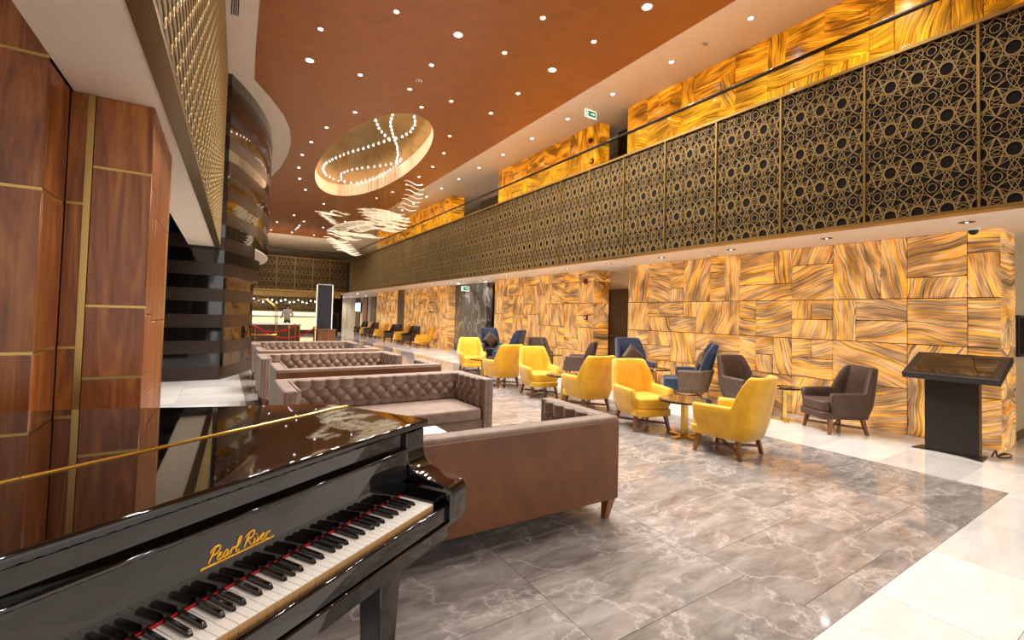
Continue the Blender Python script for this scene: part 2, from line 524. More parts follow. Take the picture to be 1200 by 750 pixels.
def onyx_block(name, y0, y1, z_lines, tiles, upper=False, ret=None, label=None):
    """stone-faced wall block; its front faces -X at XO, its near end faces -Y at y0"""
    z0, z1 = z_lines[0], z_lines[-1]
    w = struct(name, MB().box(XO+.03, ret or XO+.9, y0+.03, y1, z0, z1), MAT['joint'], label)
    n = round((y1-y0)/U); un = (y1-y0)/n
    mm = ('onyx_uh', 'onyx_uv') if upper else ('onyx_h', 'onyx_v')
    for (i0, i1, j0, j1, o) in (tiles or random_tiles(n, len(z_lines)-1, rng)):
        if i0 >= n: continue
        i1 = min(i1, n)
        wy, hz = (i1-i0)*un, z_lines[j1]-z_lines[j0]
        link('onyx_tile', slab(wy, hz, mm[1] if o == 'v' else mm[0]), w, (XO+.03, y0+(i0+i1)/2*un, (z_lines[j0]+z_lines[j1])/2))
    if ret:
        m = max(1, round((ret-XO)/(2*U))); ux = (ret-XO)/m
        for i in range(m):
            for j in range(0, len(z_lines)-1, 2):
                j1 = min(j+2, len(z_lines)-1)
                link('onyx_tile', slab_side(ux, z_lines[j1]-z_lines[j], rng.choice(mm)), w, (XO+(i+.5)*ux, y0+.03, (z_lines[j]+z_lines[j1])/2))
    return w
T1 = [(0,1,8,9,'h'),(0,1,6,8,'v'),(1,3,7,9,'h'),(1,3,6,7,'v'),(3,4,6,9,'v'),(4,6,6,9,'v'),(6,8,8,9,'v'),(6,8,6,8,'h'),(8,9,7,9,'v'),(9,11,7,9,'h'),(8,11,6,7,'h'),
      (11,12,6,9,'v'),(12,13,8,9,'h'),(12,13,6,8,'h'),(13,15,6,9,'v'),(15,16,8,9,'h'),(16,18,8,9,'h'),(16,18,6,8,'h'),(15,16,7,8,'h'),(15,16,6,7,'v'),(18,20,6,9,'v'),
      (0,1,4,6,'h'),(1,3,4,6,'h'),(3,6,5,6,'h'),(3,4,4,5,'v'),(4,5,4,5,'h'),(5,6,4,6,'v'),(3,5,4,5,'h'),(6,7,5,6,'h'),(7,8,5,6,'v'),(6,8,4,5,'v'),(8,10,4,6,'h'),(10,11,5,6,'h'),(10,11,4,5,'h'),
      (11,14,4,6,'v'),(14,15,5,6,'v'),(15,17,5,6,'h'),(17,18,5,6,'h'),(14,16,4,5,'h'),(16,18,4,5,'v'),(18,20,4,6,'v'),
      (0,1,2,4,'h'),(0,1,0,2,'h'),(1,3,3,4,'v'),(1,3,0,3,'v'),(3,6,2,4,'h'),(3,6,0,2,'h'),(6,7,3,4,'h'),(7,8,3,4,'h'),(6,8,2,3,'h'),(6,8,0,2,'v'),
      (8,9,2,4,'v'),(9,10,3,4,'h'),(9,10,2,3,'v'),(8,10,0,2,'h'),(10,11,2,4,'h'),(10,11,0,2,'v'),(11,13,3,4,'h'),(13,14,3,4,'h'),(11,14,2,3,'h'),(11,13,0,2,'h'),(13,14,0,2,'v'),
      (14,16,2,4,'v'),(14,16,0,2,'v'),(16,18,3,4,'v'),(16,18,2,3,'h'),(16,18,0,2,'v'),(18,19,3,4,'h'),(19,20,3,4,'v'),(18,20,1,3,'v'),(18,20,0,1,'h')]
T1 = [t for t in T1 if t not in ((3,4,4,5,'v'),(4,5,4,5,'h'),(3,6,5,6,'h'))] + [(3,5,5,6,'h')]
onyx_block('wall_right', 1.40, 7.26, ZL, T1, ret=8.42, label='backlit banded onyx wall at ground level beside the info kiosk')
onyx_block('wall_right_middle', 8.40, 13.26, ZL, None, ret=8.32, label='backlit banded onyx wall at ground level with fire alarm')
w_far = onyx_block('wall_right_far', 17.0, 27.1, ZL, None, ret=8.32, label='far backlit onyx wall behind the row of distant armchairs')
MB().box(XO-.012, XO+.02, 22.35, 23.35, 0, SOF-.005).build('wood_strip', MAT['walnut_far'], w_far)
ZU = [3.55 + i*.311 for i in range(10)]
onyx_block('wall_upper_right', -4.0, 7.37, ZU, None, True, label='backlit amber onyx wall on the upper gallery')
onyx_block('wall_upper_middle', 8.30, 13.2, ZU, None, True, ret=8.10, label='middle amber onyx wall on the upper gallery')
onyx_block('wall_upper_far', 17.0, 27.6, ZU, None, True, ret=8.35, label='far amber onyx wall on the upper gallery')

# ---- balcony: slab, fascia screens, railing
struct('balcony_slab', MB().box(FX+.05, 14, -6, 29.7, SOF, SOF+.35).box(-3, 14, 29.75, 48, SOF, SOF+.35), MAT['cream'], 'cream soffit and slab of the gallery')
PW, PH = .98, FT-SOF
def lattice_mesh(w, h, th=.010, wd=.0056):
    mb = MB()
    def clip(a, b):
        t0, t1 = 0.0, 1.0; dx, dy = b[0]-a[0], b[1]-a[1]
        for p, q in ((-dx, a[0]), (dx, w-a[0]), (-dy, a[1]), (dy, h-a[1])):
            if abs(p) < 1e-9:
                if q < 0: return None
            else:
                r = q/p
                if p < 0: t0 = max(t0, r)
                else: t1 = min(t1, r)
        if t0 >= t1: return None
        return (a[0]+dx*t0, a[1]+dy*t0), (a[0]+dx*t1, a[1]+dy*t1)
    def rib(a, b, k=1.0, lift=0.0):
        c = clip(a, b)
        if not c: return
        (ax, ay), (bx, by) = c; dx, dy = bx-ax, by-ay; L = math.hypot(dx, dy)
        if L < 1e-5: return
        nx, ny = -dy/L*wd*k/2, dx/L*wd*k/2; t = th+lift
        p = [(-t, ax+nx, ay+ny), (-t, bx+nx, by+ny), (-t, bx-nx, by-ny), (-t, ax-nx, ay-ny)]
        q = [(0, y, z) for _, y, z in p]
        mb.face(p); mb.face((p[0], p[1], q[1], q[0])); mb.face((p[2], p[3], q[3], q[2]))
    sx, sz = w/4, .507
    ky = sz/(sx*math.sqrt(3))                                                                # the star net is drawn out upwards
    A = [(i*sx, .03+j*sz) for j in range(-1, 6) for i in range(-1, 6)]                       # ring centres
    B = [((i+.5)*sx, .03+(j+.5)*sz) for j in range(-1, 6) for i in range(-1, 6)]             # rosette centres
    def circ(c, r, n, k=1.0, ph=0.0, lift=0):
        pt = [(c[0]+r*math.cos(2*PI*i/n+ph), c[1]+ky*r*math.sin(2*PI*i/n+ph)) for i in range(n)]
        for a, b in zip(pt, pt[1:]+pt[:1]): rib(a, b, k, lift)
    for c in A:
        circ(c, .060, 16, 1.1)
        circ(c, .172, 28, 1.0, .1, -.002)
        for i in range(8):
            a = 2*PI*(i+.5)/8; q = .064; hl = .150
            tx, ty = -math.sin(a), math.cos(a); px, py = q*math.cos(a), q*math.sin(a)
            rib((c[0]+px-tx*hl, c[1]+ky*(py-ty*hl)), (c[0]+px+tx*hl, c[1]+ky*(py+ty*hl)), .8, -.0045+.0003*i)
    for c in B:
        circ(c, .042, 8, .9, .2, -.001)
        circ(c, .172, 28, 1.0, .1, -.0025)
        for i in range(4):
            a = 2*PI*(i+.5)/4; q = .062; hl = .150
            tx, ty = -math.sin(a), math.cos(a); px, py = q*math.cos(a), q*math.sin(a)
            rib((c[0]+px-tx*hl, c[1]+ky*(py-ty*hl)), (c[0]+px+tx*hl, c[1]+ky*(py+ty*hl)), .75, -.0052+.0003*i)
    return mb.mesh('lattice', MAT['lattice'])
lat_me = lattice_mesh(PW, PH-.06)
board_me = MB().box(0, .03, 0, PW, 0, PH-.06).mesh('screen_panel', MAT['screen_back'])
post_me = MB().box(-.03, .0, -.011, .011, 0, PH-.06).mesh('divider', MAT['gold'])
wb = struct('wall_balcony', MB().box(FX+.03, FX+.14, -5.6, 29.72, SOF+.02, FT), MAT['black'], 'gallery parapet faced with star lattice screens along the hall')
k0 = 1.32
for i in range(-7, 29):
    y = k0 + i*PW
    if y + PW > 29.72: break
    p = link('screen_panel', board_me, wb, (FX, y, SOF+.03))
    link('lattice', lat_me, p, (0, 0, 0))
    link('divider', post_me, wb, (FX, y, SOF+.03))
MB().box(FX-.035, FX+.14, -5.6, 29.72, SOF-.005, SOF+.03).build('bottom_trim', MAT['gold'], wb)
MB().box(FX-.035, FX+.15, -5.6, 29.72, FT-.03, FT+.01).build('top_trim', MAT['gold'], wb)
# far gallery across the end of the hall
wf = struct('wall_far_balcony', MB().box(-3, FX+.1, 29.73, 29.85, SOF+.02, FT), MAT['black'], 'far gallery parapet faced with star lattice screens above the bar')
for i in range(9):
    x = 6.47 - (i+1)*PW
    p = link('screen_panel', board_me, wf, (x, 29.70, SOF+.03), (0, 0, PI/2)); p.location = (x+PW, 29.70, SOF+.03)
    link('lattice', lat_me, p, (0, 0, 0))
    link('divider', post_me, wf, (x+PW, 29.70, SOF+.03), (0, 0, PI/2))
MB().box(-3, FX, 29.66, 29.85, SOF-.06, SOF+.03).build('bottom_trim', MAT['gold'], wf)
MB().box(-3, FX, 29.66, 29.85, FT-.03, FT+.01).build('top_trim', MAT['gold'], wf)

# glass railing on the parapet
def railing(name, label, fixed, a0, a1, axis, step=1.96):
    r = thing(name, label, 'railing', (0, 0, 0))
    L = a1-a0; n = max(1, round(L/step)); s = L/n
    if axis == 'y':
        MB().box(fixed-.022, fixed+.022, a0, a1, 5.075, 5.12).build('handrail', MAT['dark_steel'], r, bevel=.008)
        for i in range(n): MB().box(fixed-.006, fixed+.006, a0+i*s+.01, a0+(i+1)*s-.01, FT+.012, 5.075).build('glass_pane', MAT['glass'], r)
    else:
        MB().box(a0, a1, fixed-.022, fixed+.022, 5.075, 5.12).build('handrail', MAT['dark_steel'], r, bevel=.008)
        for i in range(n): MB().box(a0+i*s+.01, a0+(i+1)*s-.01, fixed-.006, fixed+.006, FT+.012, 5.075).build('glass_pane', MAT['glass'], r)
railing('glass_railing', 'clear glass balustrade with dark steel handrail along the gallery', FX+.09, -5.5, 29.6, 'y')
railing('glass_railing', 'clear glass balustrade across the far gallery above the bar', 29.79, -3, FX, 'x')

# ---- recesses between the stone blocks
MAT['door_brown'] = mottled('door_brown', '#4a3626', '#54402d', 6, .45)
MAT['beige'] = mottled('beige_wall', '#cbb693', '#d6c3a2', 2, .7)
struct('wall_recess', MB().box(8.34, 8.6, 7.2, 8.5, 0, SOF), MAT['beige'], 'beige wall of the door recess')
d = struct('door_1', MB().box(8.30, 8.335, 7.42, 8.38, 0.0, 2.12), MAT['door_brown'], 'plain brown service door in the recess between onyx walls', bevel=.004)
MB().box(8.235, 8.255, 8.16, 8.28, 1.00, 1.02).box(8.25, 8.30, 8.26, 8.28, 1.0, 1.02).build('door_handle', MAT['steel'], d)
tr = MB().box(8.27, 8.34, 7.36, 7.42, 0, 2.18).box(8.27, 8.34, 8.38, 8.398, 0, 2.18).box(8.27, 8.34, 7.36, 8.398, 2.12, 2.18)
struct('trim_1', tr, MAT['door_brown'], 'brown frame around the service door')
struct('wall_upper_recess', MB().box(8.6, 8.7, 7.2, 8.5, SOF+.35, ZC), MAT['door_brown'], 'dark recess on the upper gallery')
struct('wall_marble', MB().box(8.05, 8.3, 14.35, 16.99, 0, SOF), MAT['dark_marble'], 'dark veined marble wall by the lift lobby')
struct('wall_lift', MB().box(8.9, 9.1, 13.0, 14.6, 0, SOF), MAT['walnut_far'], 'wood lined lift lobby behind the marble')
ld = struct('door_2', MB().box(8.84, 8.89, 13.34, 13.74, 0, 2.2), MAT['steel'], 'steel lift door in the lobby')
MB().box(8.83, 8.845, 13.535, 13.545, 0, 2.2).build('door_seam', MAT['black'], ld)
for i in range(5): MB().box(8.85, 8.9, 13.86, 14.34, .1+i*.5, .1+i*.5+.46).build('wood_panel', MAT['walnut_far'], ld)
struct('wall_upper_lobby', MB().box(9.2, 9.4, 13.0, 17.2, SOF+.35, ZC), MAT['door_brown'], 'dark lobby wall behind the gallery')
# closing walls
struct('wall_end_right', MB().box(8.43, 14, 1.47, 1.62, 0, SOF), MAT['beige'], 'beige wall past the end of the onyx')
struct('baseboard_right', MB().box(8.43, 14, 1.45, 1.47, 0, .1), MAT['bronze'], 'bronze skirting on the beige wall')
struct('wall_entrance', MB().box(12.0, 12.2, -6, 1.46, 0, SOF), MAT['beige'], 'beige wall of the entrance bay')
struct('wall_outer_right', MB().box(13.9, 14, 1.6, 48, 0, ZC), MAT['beige'])
struct('wall_gallery_back', MB().box(9.6, 9.7, -6, 48, SOF+.35, ZC), MAT['beige'], 'beige back wall of the gallery')
struct('wall_far_upper', MB().box(-6, 14, 47.5, 47.8, SOF+.35, ZC), MAT['beige'], 'end wall of the upper gallery')
struct('wall_left_outer', MB().box(-6, -5.9, -6, 48, 0, ZC), MAT['cream'])
fr = thing('wall_frame', 'black framed panel on the beige wall past the onyx', 'picture frame', (9.1, 1.47, 1.08))
MB().box(-.28, .28, -.035, 0, 0, .55).build('frame', MAT['black'], fr, bevel=.006)
MB().box(-.24, .24, -.038, -.034, .04, .51).build('panel', MAT['screen_back'], fr)

# ---- left: lowered soffit, ringed beam
SZ = 2.71
def bx(y): return -.30 + (y-2.0)*(.20/9.0)        # beam face at a given depth
struct('ceiling_soffit', MB().prism([(-.79, -6), (bx(-6)-.09, -6), (bx(11.04)-.09, 11.04), (-.63, 11.04), (-.66, 4.6), (-.79, 3.7)], SZ, SZ+.12), MAT['cream'], 'cream lowered soffit beside the walnut pillars')
struct('ceiling_side_bay', MB().box(-6, -.8, -6, 11.0, 4.2, 4.3), MAT['cream'], 'cream ceiling over the side bay')
beam = struct('wall_beam', MB().prism([(bx(-6)-.09, -6), (bx(-6)-.004, -6), (bx(11.04)-.004, 11.04), (bx(11.04)-.09, 11.04)], SZ+.005, ZC-.001), MAT['ring_back'], 'tall taupe beam face covered with interlaced metal rings')
MB().prism([(bx(-6)-.095, -6), (bx(-6)+.004, -6), (bx(11.04)+.004, 11.04), (bx(11.04)-.095, 11.04)], SZ-.012, SZ+.022).build('bronze_edge', MAT['bronze'], beam)
ring_mb = MB().tube([(0, .140*math.cos(2*PI*k/18), .056*math.sin(2*PI*k/18)) for k in range(18)], .0075, 5, True)
ring_me = ring_mb.mesh('metal_ring', MAT['ring_metal'], smooth=True)
ba = math.atan2(.20, 9.0)
spots = []
nz = 40
for j in range(nz):
    z = SZ + .085 + j*.098
    if z > ZC-.1: break
    y = 2.3 + (.125 if j % 2 else 0)
    while y < 10.98:
        vis = y > (z+.08-EYE)/.585
        spots.append((0 if vis else 1, y*y+(z-EYE)**2, y, z)); y += .25
spots.sort()
for _, _, y, z in spots[:300]:
    link('metal_ring', ring_me, beam, (bx(y), y, z), (0, 0, -ba))
rest = MB()
base_v = [Vector(v) for v in ring_mb.v]
for _, _, y, z in spots[300:]:
    b = len(rest.v); x = bx(y)
    rest.v += [(x+v.x+v.y*math.sin(ba), y+v.y*math.cos(ba), z+v.z) for v in base_v]
    rest.f += [tuple(i+b for i in f) for f in ring_mb.f]
tag(rest.build('metal_ring_field', MAT['ring_metal'], beam, smooth=True), kind='stuff')

# ---- left: walnut clad pillars with gold inlay
def wood_face(parent, a0, a1, fixed, zs, axis, gold, gap=.016, t=.02, m='walnut'):
    """panels between the z lines; gold strip (or a dark seam) in each joint. axis 'x': face looks to -Y, 'y': face looks to +X"""
    for i in range(len(zs)-1):
        z0, z1 = zs[i] + (gap/2 if i else 0), zs[i+1] - (gap/2 if i < len(zs)-2 else 0)
        if axis == 'x': MB().box(a0, a1, fixed-t, fixed, z0, z1).build('wood_panel', MAT[m], parent, bevel=.002, seg=1)
        else: MB().box(fixed, fixed+t, a0, a1, z0, z1).build('wood_panel', MAT[m], parent, bevel=.002, seg=1)
        if i and gold:
            zz = zs[i]
            if axis == 'x': MB().box(a0, a1, fixed-t+.004, fixed, zz-gap/2, zz+gap/2).build('gold_strip', MAT['gold'], parent)
            else: MB().box(fixed, fixed+t-.004, a0, a1, zz-gap/2, zz+gap/2).build('gold_strip', MAT['gold'], parent)
p1 = struct('wall_pillar_near', MB().box(-4, -.82, 3.24, 6.0, 0, 4.2), MAT['black'], 'walnut clad pier with horizontal gold inlay lines left of the piano')
wood_face(p1, -2.0, -.80, 3.24, [0, 1.2, 2.035, 2.72, 4.2], 'x', True)
wood_face(p1, -3.2, -2.01, 3.24, [0, 1.2, 2.035, 2.72, 4.2], 'x', True)
wood_face(p1, 3.242, 3.60, -.82, [0, 1.2, 2.035, SZ-.003], 'y', True)
p2 = struct('wall_pillar', MB().box(-.80, -.43, 3.64, 4.68, 0, SZ-.002), MAT['black'], 'walnut clad pillar with vertical gold strip beneath the soffit')
wood_face(p2, -.80, -.722, 3.64, [0, 1.2, 2.05, SZ-.003], 'x', True)
MB().box(-.722, -.690, 3.612, 3.64, 0, SZ-.003).build('gold_post', MAT['gold'], p2)
wood_face(p2, -.688, -.41, 3.64, [0, 1.015, 1.446, 2.28, SZ-.003], 'x', True)
wood_face(p2, 3.64, 3.915, -.43, [0, 1.015, 1.40, 2.22, SZ-.003], 'y', False, .006)
wood_face(p2, 3.92, 4.66, -.43, [0, .86, 1.35, 2.06, SZ-.003], 'y', False, .006)
MB().box(-.43, -.405, 4.66, 4.69, 0, SZ-.003).build('gold_edge', MAT['brass'], p2)

# ---- left: striped drum
DC, DR = (-8.35, 15.4), 9.4
def drum_y(y): return DC[0] + math.sqrt(DR*DR - (y-DC[1])**2)
def ang(y): return math.asin((y-DC[1])/DR)
FY = 11.05
drum = struct('wall_drum', MB().box(-6, -.9, FY+.05, FY+.6, 0, ZC-.002), MAT['black'], 'dark wall of alternating gloss and satin bands, flat then curving into a drum')
def arc_band(name, y_end, z0, z1, m, dr=0.0, depth=.35, parent=drum, n=26):
    a0, a1 = ang(FY), y_end
    R = DR + dr
    pts = [(DC[0]+R*math.cos(a0+(a1-a0)*i/n), DC[1]+R*math.sin(a0+(a1-a0)*i/n)) for i in range(n+1)]
    inn = [(DC[0]+(R-depth)*math.cos(a0+(a1-a0)*i/n), DC[1]+(R-depth)*math.sin(a0+(a1-a0)*i/n)) for i in range(n+1)]
    inn[0] = (pts[0][0]-.06, pts[0][1]+.05)
    return MB().prism(pts + inn[::-1], z0, z1).build(name, m, parent, smooth=True, angle=math.radians(30))
bh = .265
nb = int((ZC)/bh)
aLow, aStep, aUp = ang(12.5), ang(12.95), .42
for i in range(nb+1):
    z0, z1 = i*bh, min((i+1)*bh, ZC-.003)
    if z1-z0 < .02: continue
    m = MAT['band_gloss'] if i % 2 else MAT['band_satin']
    dr = 0 if i % 2 else .006
    # flat part facing the camera
    MB().box(-5.0, drum_y(FY)-.002, FY-dr, FY+.05, z0, z1-.001).build('flat_band', m, drum)
    if z1 < 2.3: e = aLow
    elif z1 < 2.75: e = aStep
    elif z1 < 3.0: e = aLow
    else: e = aUp
    arc_band('curved_band', e, z0, z1-.001, m, dr)
# cream undersides where the upper bands overhang
arc_band('step_soffit', aStep-.001, 9*bh-.03, 9*bh-.001, MAT['cream'], -.01, 2.0)
arc_band('upper_soffit', aUp-.001, 11*bh-.03, 11*bh-.001, MAT['cream'], -.01, 2.5)
# plain wall behind the drum to close the left side
struct('wall_left', MB().box(-1.2, -1.0, 13.5, 30, 0, ZC), MAT['screen_back'], 'dark wall behind the drum')
# vent in the ceiling strip
v = thing('ceiling_vent', 'slotted air vent in the cream ceiling beside the ringed beam', 'vent', (-.02, 8.45, ZC))
MB().box(-.07, .07, -.36, .36, -.006, 0).build('frame', MAT['white'], v)
for i in range(4): MB().box(-.055+i*.03, -.037+i*.03, -.34, .34, -.009, -.006).build('slot', MAT['black'], v)

# ================================================================== LIGHTS
def downlight(loc, label, group, r=.055, power=SPOT_W, spot=2.4, trim='white', temp=WARM, size=1.0):
    t = thing('downlight', label, 'downlight', loc, 0, group)
    if trim not in dl_me:
        dl_me[trim] = (MB().lathe([(1.0, 0), (1.0, -.10), (1.25, -.16), (1.5, -.12), (1.5, 0)], 20).mesh('trim_ring', MAT[trim], smooth=True),
                       MB().lathe([(0, -.02), (.6, -.05), (.98, -.06), (.98, -.02), (0, 0)], 16).mesh('lens', MAT['led'], smooth=True))
    a, b = dl_me[trim]
    link('trim_ring', a, t, scale=(r, r, r*.7))
    if trim == 'bronze':        # deep baffle with a small bulb
        if 'baffle' not in dl_me: dl_me['baffle'] = MB().lathe([(0, -.05), (.98, -.05), (.98, -.01), (0, 0)], 16).mesh('baffle', MAT['black'])
        link('baffle', dl_me['baffle'], t, scale=(r, r, r)); link('lens', b, t, scale=(r*.22, r*.22, r*1.6))
    else: link('lens', b, t, scale=(r, r, r*2.2))
    if power:
        L = bpy.data.lights.new('lamp', 'SPOT'); L.energy = power; L.color = temp; L.spot_size = spot; L.spot_blend = .8; L.shadow_soft_size = r
        lo = bpy.data.objects.new('lamp', L); col.objects.link(lo); lo.parent = t; lo.location = (0, 0, -.03-r*.2)
    return t
dl_me = {}
ZB = ZC-.0125
g = 'downlights in the brown ceiling'
small = [(1.24, 8.35), (2.19, 7.15), (3.27, 8.3), (2.2, 9.5), (4.23, 7.12), (3.25, 9.47), (5.35, 5.92), (4.23, 9.45), (5.28, 8.26), (3.78, 10.14), (5.28, 9.45), (2.19, 5.92), (4.23, 5.92)]
big = [(1.24, 9.52), (3.28, 7.12), (5.31, 7.07), (5.41, 4.78), (3.28, 4.78), (1.24, 7.1), (3.25, 9.0)]
big = big[:6] + [(3.26, 8.9)]
for x, y in small:
    downlight((x, y, ZB), 'small round downlight in the brown ceiling field', g, .036, SPOT_W if x > 2 else SPOT_W*.35, 2.4 if x > 2 else 1.3)
for x, y in big[:6]:
    downlight((x, y, ZB), 'larger tilted round downlight in the brown ceiling field', 'larger downlights in the brown ceiling', .062, SPOT_W if x > 2 else SPOT_W*.35, 2.4 if x > 2 else 1.3)
for x, y in [(2.54, 11.36), (2.14, 12.76), (1.97, 14.13), (1.91, 15.47), (2.0, 16.93), (2.21, 18.34), (2.62, 19.87), (5.06, 11.34), (5.47, 12.65), (5.69, 14.05), (5.73, 15.4), (5.71, 16.61), (5.6, 18.0), (5.35, 19.4)]:
    downlight((x, y, ZB), 'small downlight in the ring around the oval ceiling recess', 'downlights around the oval recess', .036, SPOT_W*.8)
FARL = [(2.35, 28.2), (2.30, 31.2), (3.55, 27.0), (3.52, 28.5), (3.52, 29.2), (3.51, 29.9), (3.45, 31.3), (4.75, 31.4), (4.75, 28.2), (2.9, 25.6), (4.3, 23.4), (3.7, 22.0), (5.4, 25.5), (5.3, 22.0)]
for i, (x, y) in enumerate(FARL):
    downlight((x, y, ZB), 'small downlight in the far end of the brown ceiling', 'far downlights in the brown ceiling', .036, SPOT_W*1.5 if i % 2 else 0)
for x, y in ((7.9, 14.2), (7.6, 15.8)):  # lamps added to brighten the lift lobby
    downlight((x, y, SOF), 'added downlight brightening the dark marble wall', 'added lift lobby downlights', .05, 60, 2.5)
for x, y in ((7.4, 30.5), (8.6, 33), (7.4, 35.5), (8.6, 37.5), (7.6, 39.2), (8.4, 39.3), (3, 31), (5, 31), (1.2, 31), (2, 32.9), (4, 32.9), (.5, 32.9)):  # lamps added to light the bar lattice and the dim far side
    downlight((x, y, SOF), 'added downlight brightening the bar and the far side area', 'added bar area downlights', .05, 70, 2.5)
for i in range(13):
    downlight((7.0, 2.5+i*1.535, ZC), 'small white downlight in the cream ceiling over the gallery', 'gallery downlights', .036, 80, 2.2)
for i in range(12):
    downlight((7.1, 1.55+i*1.42, SOF), 'recessed downlight in the soffit above the armchairs', 'soffit downlights', .05, SOFFIT_W, 2.3, 'bronze')
for x, y in [(3.3, -1.2), (5.3, -1.2), (2.3, 1.8), (3.3, 2.9), (5.3, 2.4), (7.6, -1.5), (9.8, -1.5)]:  # unseen lamps added around and behind the camera as fill light
    if x < 6: downlight((x, y, ZB), 'added downlight in the brown ceiling out of view', 'added downlights out of view', .06, SPOT_W*.75)

# ================================================================== FURNITURE
MAT['taupe'] = mottled('taupe_velvet', '#705a4c', '#927a6a', 9, .62, sheen=.35, bump=.05, bscale=200)
MAT['sofa_leather'] = mottled('sofa_back_leather', '#5a3418', '#784821', 5, .42, bump=.08, bscale=120)
MAT['yellow'] = mottled('yellow_velvet', '#d79a10', '#efb81e', 7, .55, sheen=.45, bump=.05, bscale=200)
MAT['blue'] = mottled('blue_velvet', '#0d1a30', '#1b355c', 9, .5, sheen=.35, bump=.05, bscale=200)
MAT['dark_fabric'] = mottled('dark_brown_fabric', '#3a281e', '#523a2b', 12, .55, sheen=.1, bump=.06, bscale=180)
MAT['shell_brown'] = mottled('shell_brown_leather', '#55402c', '#69513a', 7, .5, bump=.05, bscale=150)
MAT['cushion'] = mottled('cushion_brown', '#3d2a18', '#5a3f24', 14, .5, sheen=.3, bump=.1, bscale=160)
MAT['leg_wood'] = walnut('leg_walnut', '#4a2a16', '#7a4a28', '#96643a', .35)
MAT['table_glass'] = plain('smoked_glass', '#2a1c14', .05, 0, .3, .7)

def tuft(w, h, rows_z, z0, sx, hr, amp=.05, phase=0.0):
    """deep buttoned panel, local x in 0..w, z in z0..z0+h, bulging to -y"""
    mb = MB(); nx = max(8, int(w/sx*10)); nz = max(10, int(h/.0085)); rows = []
    zb, zt = rows_z[0], rows_z[-1]; top_par = (len(rows_z)-1) % 2
    for j in range(nz+1):
        z = z0 + h*j/nz; row = []
        for i in range(nx+1):
            x = w*i/nx; X = (x/sx) + phase
            if z > zt: s = X + top_par*.5; p = abs(math.sin(PI*s))**.45; edge = max(0, 1-((z-zt)/(z0+h-zt+.001))**3); p = p*.85 if True else p
            elif z < zb: p = abs(math.sin(PI*X))**.45*.8
            else:
                q = (z-zb)/(2*hr); a, b = X+q, X-q
                p = (abs(math.sin(PI*a))*abs(math.sin(PI*b)))**.38
            d = amp*p
            if j == 0 or j == nz or i == 0 or i == nx: d *= .25
            row.append((x, -d, z))
        rows.append(row)
    mb.grid(rows)
    return mb
def buttons(w, rows_z, sx, phase):
    mb = MB()
    for j, z in enumerate(rows_z):
        k = 0
        x = ((0 if j % 2 == 0 else .5) - phase)*sx
        while x < w:
            if x > .02 and x < w-.02:
                mb.lathe([(.002, -.016), (.009, -.013), (.013, -.004), (.013, 0)], 8)
                n = 4*8
                for q in range(len(mb.v)-n, len(mb.v)):
                    vx, vy, vz = mb.v[q]; mb.v[q] = (x+vx, vz, z+vy)
            x += sx
    return mb
SW, SD, SH = 2.12, .86, .74
def make_sofa():
    t = thing('tufted_sofa', 'x', 'sofa')
    MB().box(-SW/2+.02, SW/2-.02, -SD/2+.04, SD/2-.03, .16, .29).build('seat_frame', MAT['taupe'], t, bevel=.012)
    MB().box(-SW/2+.14, SW/2-.14, -SD/2+.01, SD/2-.16, .29, .425).build('seat_cushion', MAT['taupe'], t, bevel=.03, seg=3)
    MB().box(-SW/2+.0, SW/2-.0, SD/2-.14, SD/2-.012, .16, SH).build('back_rest', MAT['taupe'], t, bevel=.022, seg=3)
    MB().box(-SW/2+.012, SW/2-.012, SD/2-.02, SD/2, .155, SH-.03).build('back_panel', MAT['sofa_leather'], t, bevel=.008)
    for s in (-1, 1):
        a = MB().box(s*(SW/2-.115), s*SW/2, -SD/2, SD/2-.13, .16, SH).build('arm', MAT['taupe'], t, bevel=.018, seg=3)
        MB().box(s*(SW/2-.060)-.012, s*(SW/2-.060)+.012, -SD/2-.006, -SD/2+.02, .15, SH-.02).build('front_piping', MAT['taupe'], a, bevel=.004)
        for q in (-1, 1):
            MB().frustum((s*(SW/2-.07), q*(SD/2-.075), 0), (.020, .020), (s*(SW/2-.052), q*(SD/2-.055), .165), (.036, .036)).build('leg', MAT['leg_wood'], t)
    rows = [.495, .57, .645]
    MAT['button'] = MAT.get('button') or plain('button_dimple_shade', '#2e221b', .6)  # buttons coloured dark to paint in the shadow of the tuft dimples
    tb = tuft(SW-.23, .315, rows, .42, .145, .075, phase=.5).build('back_tufting', MAT['taupe'], t, (-SW/2+.115, SD/2-.135, 0), smooth=True)
    buttons(SW-.23, rows, .145, .5).build('buttons', MAT['button'], tb, smooth=True)['kind'] = 'stuff'
    for s in (-1, 1):
        o = tuft(SD-.24, .315, rows, .42, .145, .075, phase=.3).build('arm_tufting', MAT['taupe'], t, smooth=True)
        buttons(SD-.24, rows, .145, .3).build('buttons', MAT['button'], o, smooth=True)['kind'] = 'stuff'
        if s > 0: o.rotation_euler = (0, 0, -PI/2); o.location = (SW/2-.112, SD/2-.14, 0)
        else: o.rotation_euler = (0, 0, PI/2); o.location = (-SW/2+.112, -SD/2+.10, 0)
    return t
sofa = make_sofa()
R = math.radians
SOFAS = [  # x, y, rotation, label
 (1.42, 2.82, PI+R(-1.6), 'taupe tufted sofa with smooth brown leather back turned to the piano'),
 (1.53, 4.83, R(.5), 'taupe tufted sofa facing the piano across the white coffee table'),
 (1.62, 6.45, PI, 'taupe tufted sofa standing back to back behind the white coffee table group'),
 (1.55, 7.95, R(1), 'taupe tufted sofa in the middle row facing the piano'),
 (1.60, 9.42, PI, 'taupe tufted sofa of the last group with its back to the piano'),
 (1.60, 11.1, R(-1), 'taupe tufted sofa nearest the rope barrier')]
